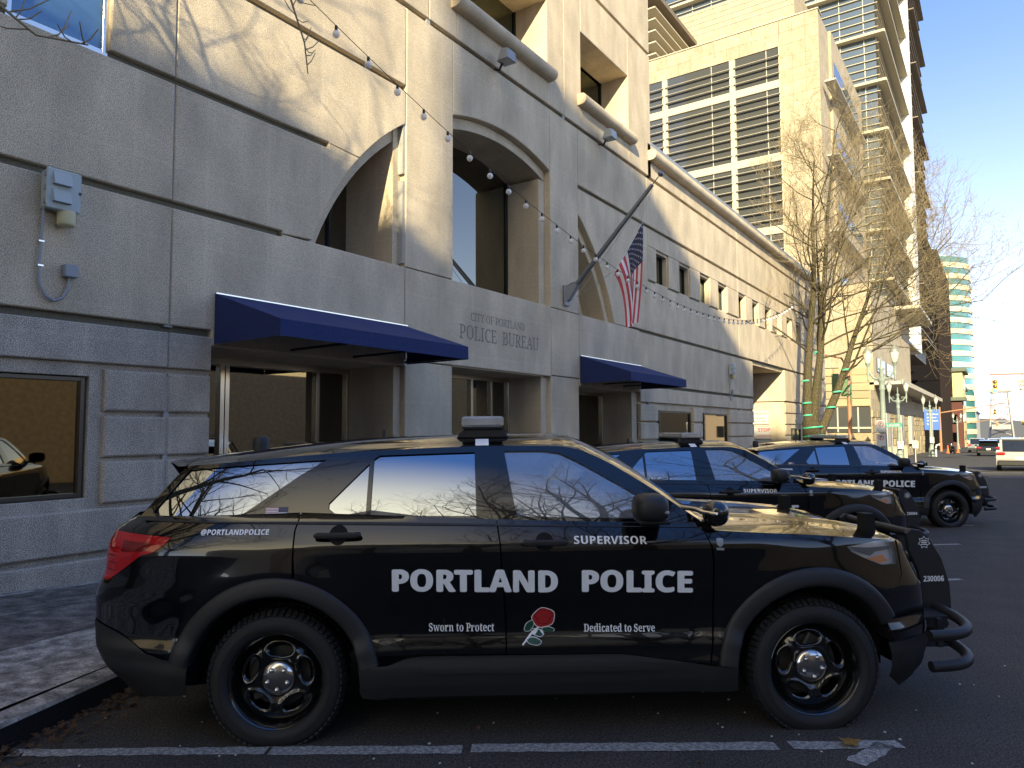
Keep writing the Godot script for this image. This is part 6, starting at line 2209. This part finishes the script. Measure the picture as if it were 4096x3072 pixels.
# ---------------------------------------------------------------- traffic
func car(label: String, at: Vector3, col: Color, L: float, W: float, H: float, tall: bool, turn := 0.0) -> void:
	# nose towards -z
	var o := thing("car", label, "car", at, turn, "traffic down the street")
	var p := mat(col, 0.25)
	p.clearcoat_enabled = true
	p.clearcoat = 1.0
	p.clearcoat_roughness = 0.05
	var f := func(q, d): return Vector3(d, q.y, -q.x)
	var b := MB.new()
	var h := L * 0.5
	var belt := H * 0.60
	b.prism(pv([-h + 0.05, 0.30, h - 0.1, 0.26, h, 0.55, h - 0.08, belt * 0.78, h - 0.9, belt * 0.92, h - 1.2, belt, -h + 0.12, belt + 0.02, -h, 0.62]), f, W * 0.5, -W * 0.5, 0.09, true)
	pmb(o, "body", b, p)
	b = MB.new()
	var tail := -h + (0.10 if tall else 0.75)
	for sg in [1.0, -1.0]:
		pass
	var pr := pv([tail, belt, h - 1.35, belt, h - 2.1, H - 0.06, tail + 0.9, H, tail + (0.25 if tall else 0.7), H - 0.10])
	b.prism(pr, f, W * 0.5 - 0.19, -W * 0.5 + 0.19, 0.08, true)
	pmb(o, "cabin", b, M.car_glass)
	b = MB.new()
	b.prism(pv([tail + 0.22, H - 0.09, h - 2.15, H - 0.09, h - 2.25, H - 0.01, tail + 0.9, H + 0.04, tail + 0.16, H - 0.03]), f, W * 0.5 - 0.22, -W * 0.5 + 0.22, 0.03, true)
	pmb(o, "roof", b, p)
	for sg in [1.0, -1.0]:
		b = MB.new()
		b.prism(pv([tail - 0.02, belt - 0.02, tail + 0.14, belt - 0.02, tail + 0.34, H - 0.06, tail + 0.18, H - 0.06]) if tall else pv([tail, belt, tail + 0.2, belt, tail + 0.85, H - 0.06, tail + 0.65, H - 0.06]), f, sg * (W * 0.5 - 0.17), sg * (W * 0.5 - 0.27), 0.0, true)
		pmb(o, "pillar", b, p)
		bx(o, "tail_light", Vector3(sg * (W * 0.5 - 0.20), belt - 0.09, h - 0.01), Vector3(0.36, 0.12, 0.10), M.tail_lit, 0.03)
		bx(o, "mirror", Vector3(sg * (W * 0.5 + 0.08), belt + 0.06, -h + 1.75), Vector3(0.18, 0.13, 0.10), p, 0.03)
		for z in [h - 0.95, -h + 0.95]:
			var w := MB.new()
			w.lathe(pv([0.0, 0.11, 0.20, 0.10, 0.22, 0.12, 0.31, 0.12, 0.33, 0.09, 0.33, -0.09]), 18, Transform3D(Basis(Vector3(0, 0, 1), -PI * 0.5 * sg), Vector3(sg * (W * 0.5 - 0.12), 0.33, z)))
			pmb(o, "wheel", w, M.rubber)
	bx(o, "bumper", Vector3(0, 0.42, h - 0.02), Vector3(W - 0.1, 0.26, 0.14), M.trim, 0.04)
	bx(o, "number_plate", Vector3(0, 0.66, h + 0.012), Vector3(0.34, 0.16, 0.02), M.sign_white)

func traffic() -> void:
	car("white SUV with lit tail lights at the right edge of the road", Vector3(0.72, road_y(0.7, -46.5) + 0.01, -44.6), lin(0.34, 0.31, 0.28), 4.46, 1.83, 1.62, true)
	car("black sedan driving away ahead of the white SUV", Vector3(-0.90, road_y(-0.9, -82.0) + 0.01, -80.0), lin(0.010, 0.009, 0.010), 4.8, 1.84, 1.45, false)
	car("grey SUV in the left lane beyond the black sedan", Vector3(-2.2, road_y(-2.2, -101.0) + 0.01, -100.0), lin(0.16, 0.17, 0.17), 4.5, 1.82, 1.66, true)
	var cols := [lin(0.5, 0.5, 0.5), lin(0.30, 0.02, 0.02), lin(0.6, 0.6, 0.62), lin(0.02, 0.02, 0.03), lin(0.35, 0.36, 0.38), lin(0.55, 0.53, 0.50), lin(0.05, 0.06, 0.10), lin(0.5, 0.5, 0.5)]
	var nm := ["pale sedan right behind the black sedan in the queue", "dark red car with lit tail lights in the queue", "white van-like car in the middle of the far queue", "black car in the far queue beyond the red car", "grey car in the right lane of the far queue", "cream car in the left lane of the far queue", "navy car near the far crossing", "silver car at the far end of the queue"]
	for k in 8:
		var z: float = [-118.0, -106.0, -138.0, -150.0, -128.0, -172.0, -190.0, -210.0][k]
		var x: float = [-0.6, 1.2, 2.0, -0.8, 4.2, -1.4, 2.4, 4.0][k]
		car(nm[k], Vector3(x, road_y(x, z), z), cols[k], 4.5, 1.8, 1.6, k % 2 == 0)
	# motorcycle at the far kerb
	var o := thing("motorcycle", "black motorcycle parked at the far kerb", "motorcycle", Vector3(-4.4, road_y(-4.4, -93.0), -93.0), 0.3)
	for z in [0.7, -0.7]:
		var w := MB.new()
		w.lathe(pv([0.18, 0.05, 0.28, 0.07, 0.32, 0.0, 0.28, -0.07, 0.18, -0.05]), 16, Transform3D(Basis(Vector3(0, 0, 1), PI * 0.5), Vector3(0, 0.32, z)))
		pmb(o, "wheel", w, M.rubber)
	var m := MB.new()
	soft_box(m, Vector3(0, 0.75, -0.15), Vector3(0.16, 0.18, 0.40), 2.5)
	soft_box(m, Vector3(0, 0.78, 0.45), Vector3(0.15, 0.09, 0.35), 2.5)
	soft_box(m, Vector3(0, 0.45, 0.0), Vector3(0.18, 0.22, 0.30), 2.5)
	pmb(o, "body", m, M.rim)
	m = MB.new()
	m.tube(PackedVector3Array([Vector3(-0.38, 1.1, -0.45), Vector3(0, 1.0, -0.6), Vector3(0.38, 1.1, -0.45)]), PackedFloat32Array([0.02, 0.02, 0.02]), 6)
	m.tube(PackedVector3Array([Vector3(0, 1.0, -0.58), Vector3(0, 0.32, -0.72)]), PackedFloat32Array([0.04, 0.04]), 6)
	pmb(o, "handlebar", m, M.chrome)

# ---------------------------------------------------------------- paint, leaves, litter on the ground
func stripe(o: Node3D, a: Vector2, b: Vector2, w: float, sd: int, wear := 0.15) -> void:
	# a painted bar with ragged edges, lying 4 mm above the road
	var r := RandomNumberGenerator.new()
	r.seed = sd
	var d := (b - a).normalized()
	var nn := Vector2(-d.y, d.x)
	var L := (b - a).length()
	var n := maxi(2, int(L / 0.05)) if L < 8.0 else 24
	var m := MB.new()
	var e0 := []
	for k in n + 1:
		var c := a + d * (L * k / n)
		e0.append([c + nn * (w * 0.5 * (1.0 - r.randf() * wear)), c - nn * (w * 0.5 * (1.0 - r.randf() * wear))])
	for k in n:
		var q := []
		for p in [e0[k][0], e0[k + 1][0], e0[k + 1][1], e0[k][1]]:
			q.append(Vector3(p.x, road_y(p.x, p.y) + 0.004, p.y))
		m.quad_out(q[0], q[1], q[2], q[3], q[0] - Vector3(0, 9, 0))
	pmb(o, "paint", m, M.road_paint)

func leaf_shape(b: MB, c: Vector3, s: float, turn: float, tilt: float) -> void:
	var p := PackedVector2Array()
	for k in 20:
		var a := TAU * k / 20
		var lob := 0.55 + 0.45 * absf(cos(a * 2.5))
		p.append(Vector2.from_angle(a) * s * lob * (0.9 if k % 2 else 1.1))
	var x := Transform3D(Basis(Vector3.UP, turn) * Basis(Vector3.RIGHT, tilt), c)
	var t := Geometry2D.triangulate_polygon(p)
	for k in range(0, t.size(), 3):
		var q := []
		for j in 3:
			var v := p[t[k + j]]
			q.append(x * Vector3(v.x, 0.22 * v.x * v.x / s + 0.25 * absf(v.y) * v.y / s, v.y))
		b.tri(q[0], q[1], q[2])
		b.tri(q[0], q[2], q[1])

func on_the_ground() -> void:
	var o := thing("stall_line", "worn white stall line in front of the nearest police car", "road marking", Vector3.ZERO, 0.0, "painted parking stall lines")
	stripe(o, Vector2(-4.45, -1.72), Vector2(-3.30, -2.48), 0.115, 1, 0.35)
	stripe(o, Vector2(-3.28, -2.49), Vector2(-2.42, -3.05), 0.12, 2, 0.25)
	stripe(o, Vector2(-2.39, -3.09), Vector2(-1.04, -3.985), 0.12, 3, 0.2)
	stripe(o, Vector2(-0.98, -4.03), Vector2(-0.50, -4.36), 0.13, 4, 0.35)
	stripe(o, Vector2(-0.56, -4.32), Vector2(-0.66, -3.98), 0.12, 5, 0.3)
	var k := 6
	for e in [[-1.35, -16.1, -0.98, -16.3, "short white stall mark ahead of the farthest police car"], [-0.85, -16.4, -0.5, -16.6, "second short white stall mark ahead of the farthest police car"], [-1.0, -13.2, -0.6, -13.5, "white stall mark beside the middle police car"], [-0.75, -9.8, -0.45, -10.05, "white stall mark nearest the middle car's push bumper"]]:
		o = thing("stall_line", e[4], "road marking", Vector3.ZERO, 0.0, "painted parking stall lines")
		stripe(o, Vector2(e[0], e[1]), Vector2(e[2], e[3]), 0.12, k, 0.3)
		k += 1
	o = thing("crosswalk", "two white crosswalk lines across the street at the first corner", "road marking")
	stripe(o, Vector2(-3.0, -40.6), Vector2(11.0, -40.6), 0.30, 20)
	stripe(o, Vector2(-3.0, -43.9), Vector2(11.0, -43.9), 0.30, 21)
	o = thing("stop_line", "white stop line before the first crosswalk", "road marking")
	stripe(o, Vector2(-0.5, -36.5), Vector2(10.0, -36.5), 0.4, 22)
	for j in 4:
		o = thing("lane_dash", "%s white lane dash in the middle of the street, counted from the viewer" % ["first", "second", "third", "fourth"][j], "road marking", Vector3.ZERO, 0.0, "white lane dashes")
		stripe(o, Vector2(2.6, -27.0 - 34.0 * j), Vector2(2.6, -30.0 - 34.0 * j), 0.14, 23 + j)
	o = thing("crosswalk", "striped crosswalk beyond the second crossing", "road marking")
	for j in 8:
		stripe(o, Vector2(-4.6 + 1.4 * j, -99.0), Vector2(-4.6 + 1.4 * j, -103.0), 0.6, 40 + j)
	var m := MB.new()
	leaf_shape(m, Vector3.ZERO, 0.055, 0.6, 0.2)
	m.tube(PackedVector3Array([Vector3(0.0, 0.004, 0.0), Vector3(0.06, 0.006, 0.06)]), PackedFloat32Array([0.002, 0.0015]), 4)
	var lf := single("maple_leaf", "single dry yellow maple leaf lying on the stall line by the front wheel", "leaf", m, M.leaf_gold, Vector3(-0.72, road_y(-0.72, -4.22) + 0.022, -4.20))
	var litter := MB.new()
	var r := RandomNumberGenerator.new()
	r.seed = 9
	for j in 240:
		var z := r.randf_range(-3.1, -1.55)
		var x := kerb_x(z) + 0.03 + absf(r.randfn(0.0, 0.14))
		leaf_shape(litter, Vector3(x, road_y(x, z) + 0.012 + r.randf() * 0.02, z), r.randf_range(0.008, 0.028), r.randf() * TAU, r.randfn(0.0, 0.45))
	for j in 40:
		var z := r.randf_range(-5.0, -1.0)
		var x := r.randf_range(-4.4, -0.5)
		leaf_shape(litter, Vector3(x, road_y(x, z) + 0.008, z), r.randf_range(0.008, 0.018), r.randf() * TAU, r.randfn(0.0, 0.2))
	var lo := single("leaf_litter", "brown dead leaves gathered in the gutter behind the car", "leaves", litter, M.leaf_brown)
	lo.set_meta("kind", "stuff")
	var bits := MB.new()
	for j in 150:
		var x := r.randf_range(-4.6, 1.0)
		var z := r.randf_range(-6.5, -1.2)
		bits.box(Vector3(x, road_y(x, z) + 0.004, z), Vector3(r.randf_range(0.004, 0.014), 0.005, r.randf_range(0.004, 0.012)), Transform3D.IDENTITY)
	var bo := single("grit", "pale grit and paint chips scattered on the asphalt", "grit", bits, M.sign_white)
	bo.set_meta("kind", "stuff")
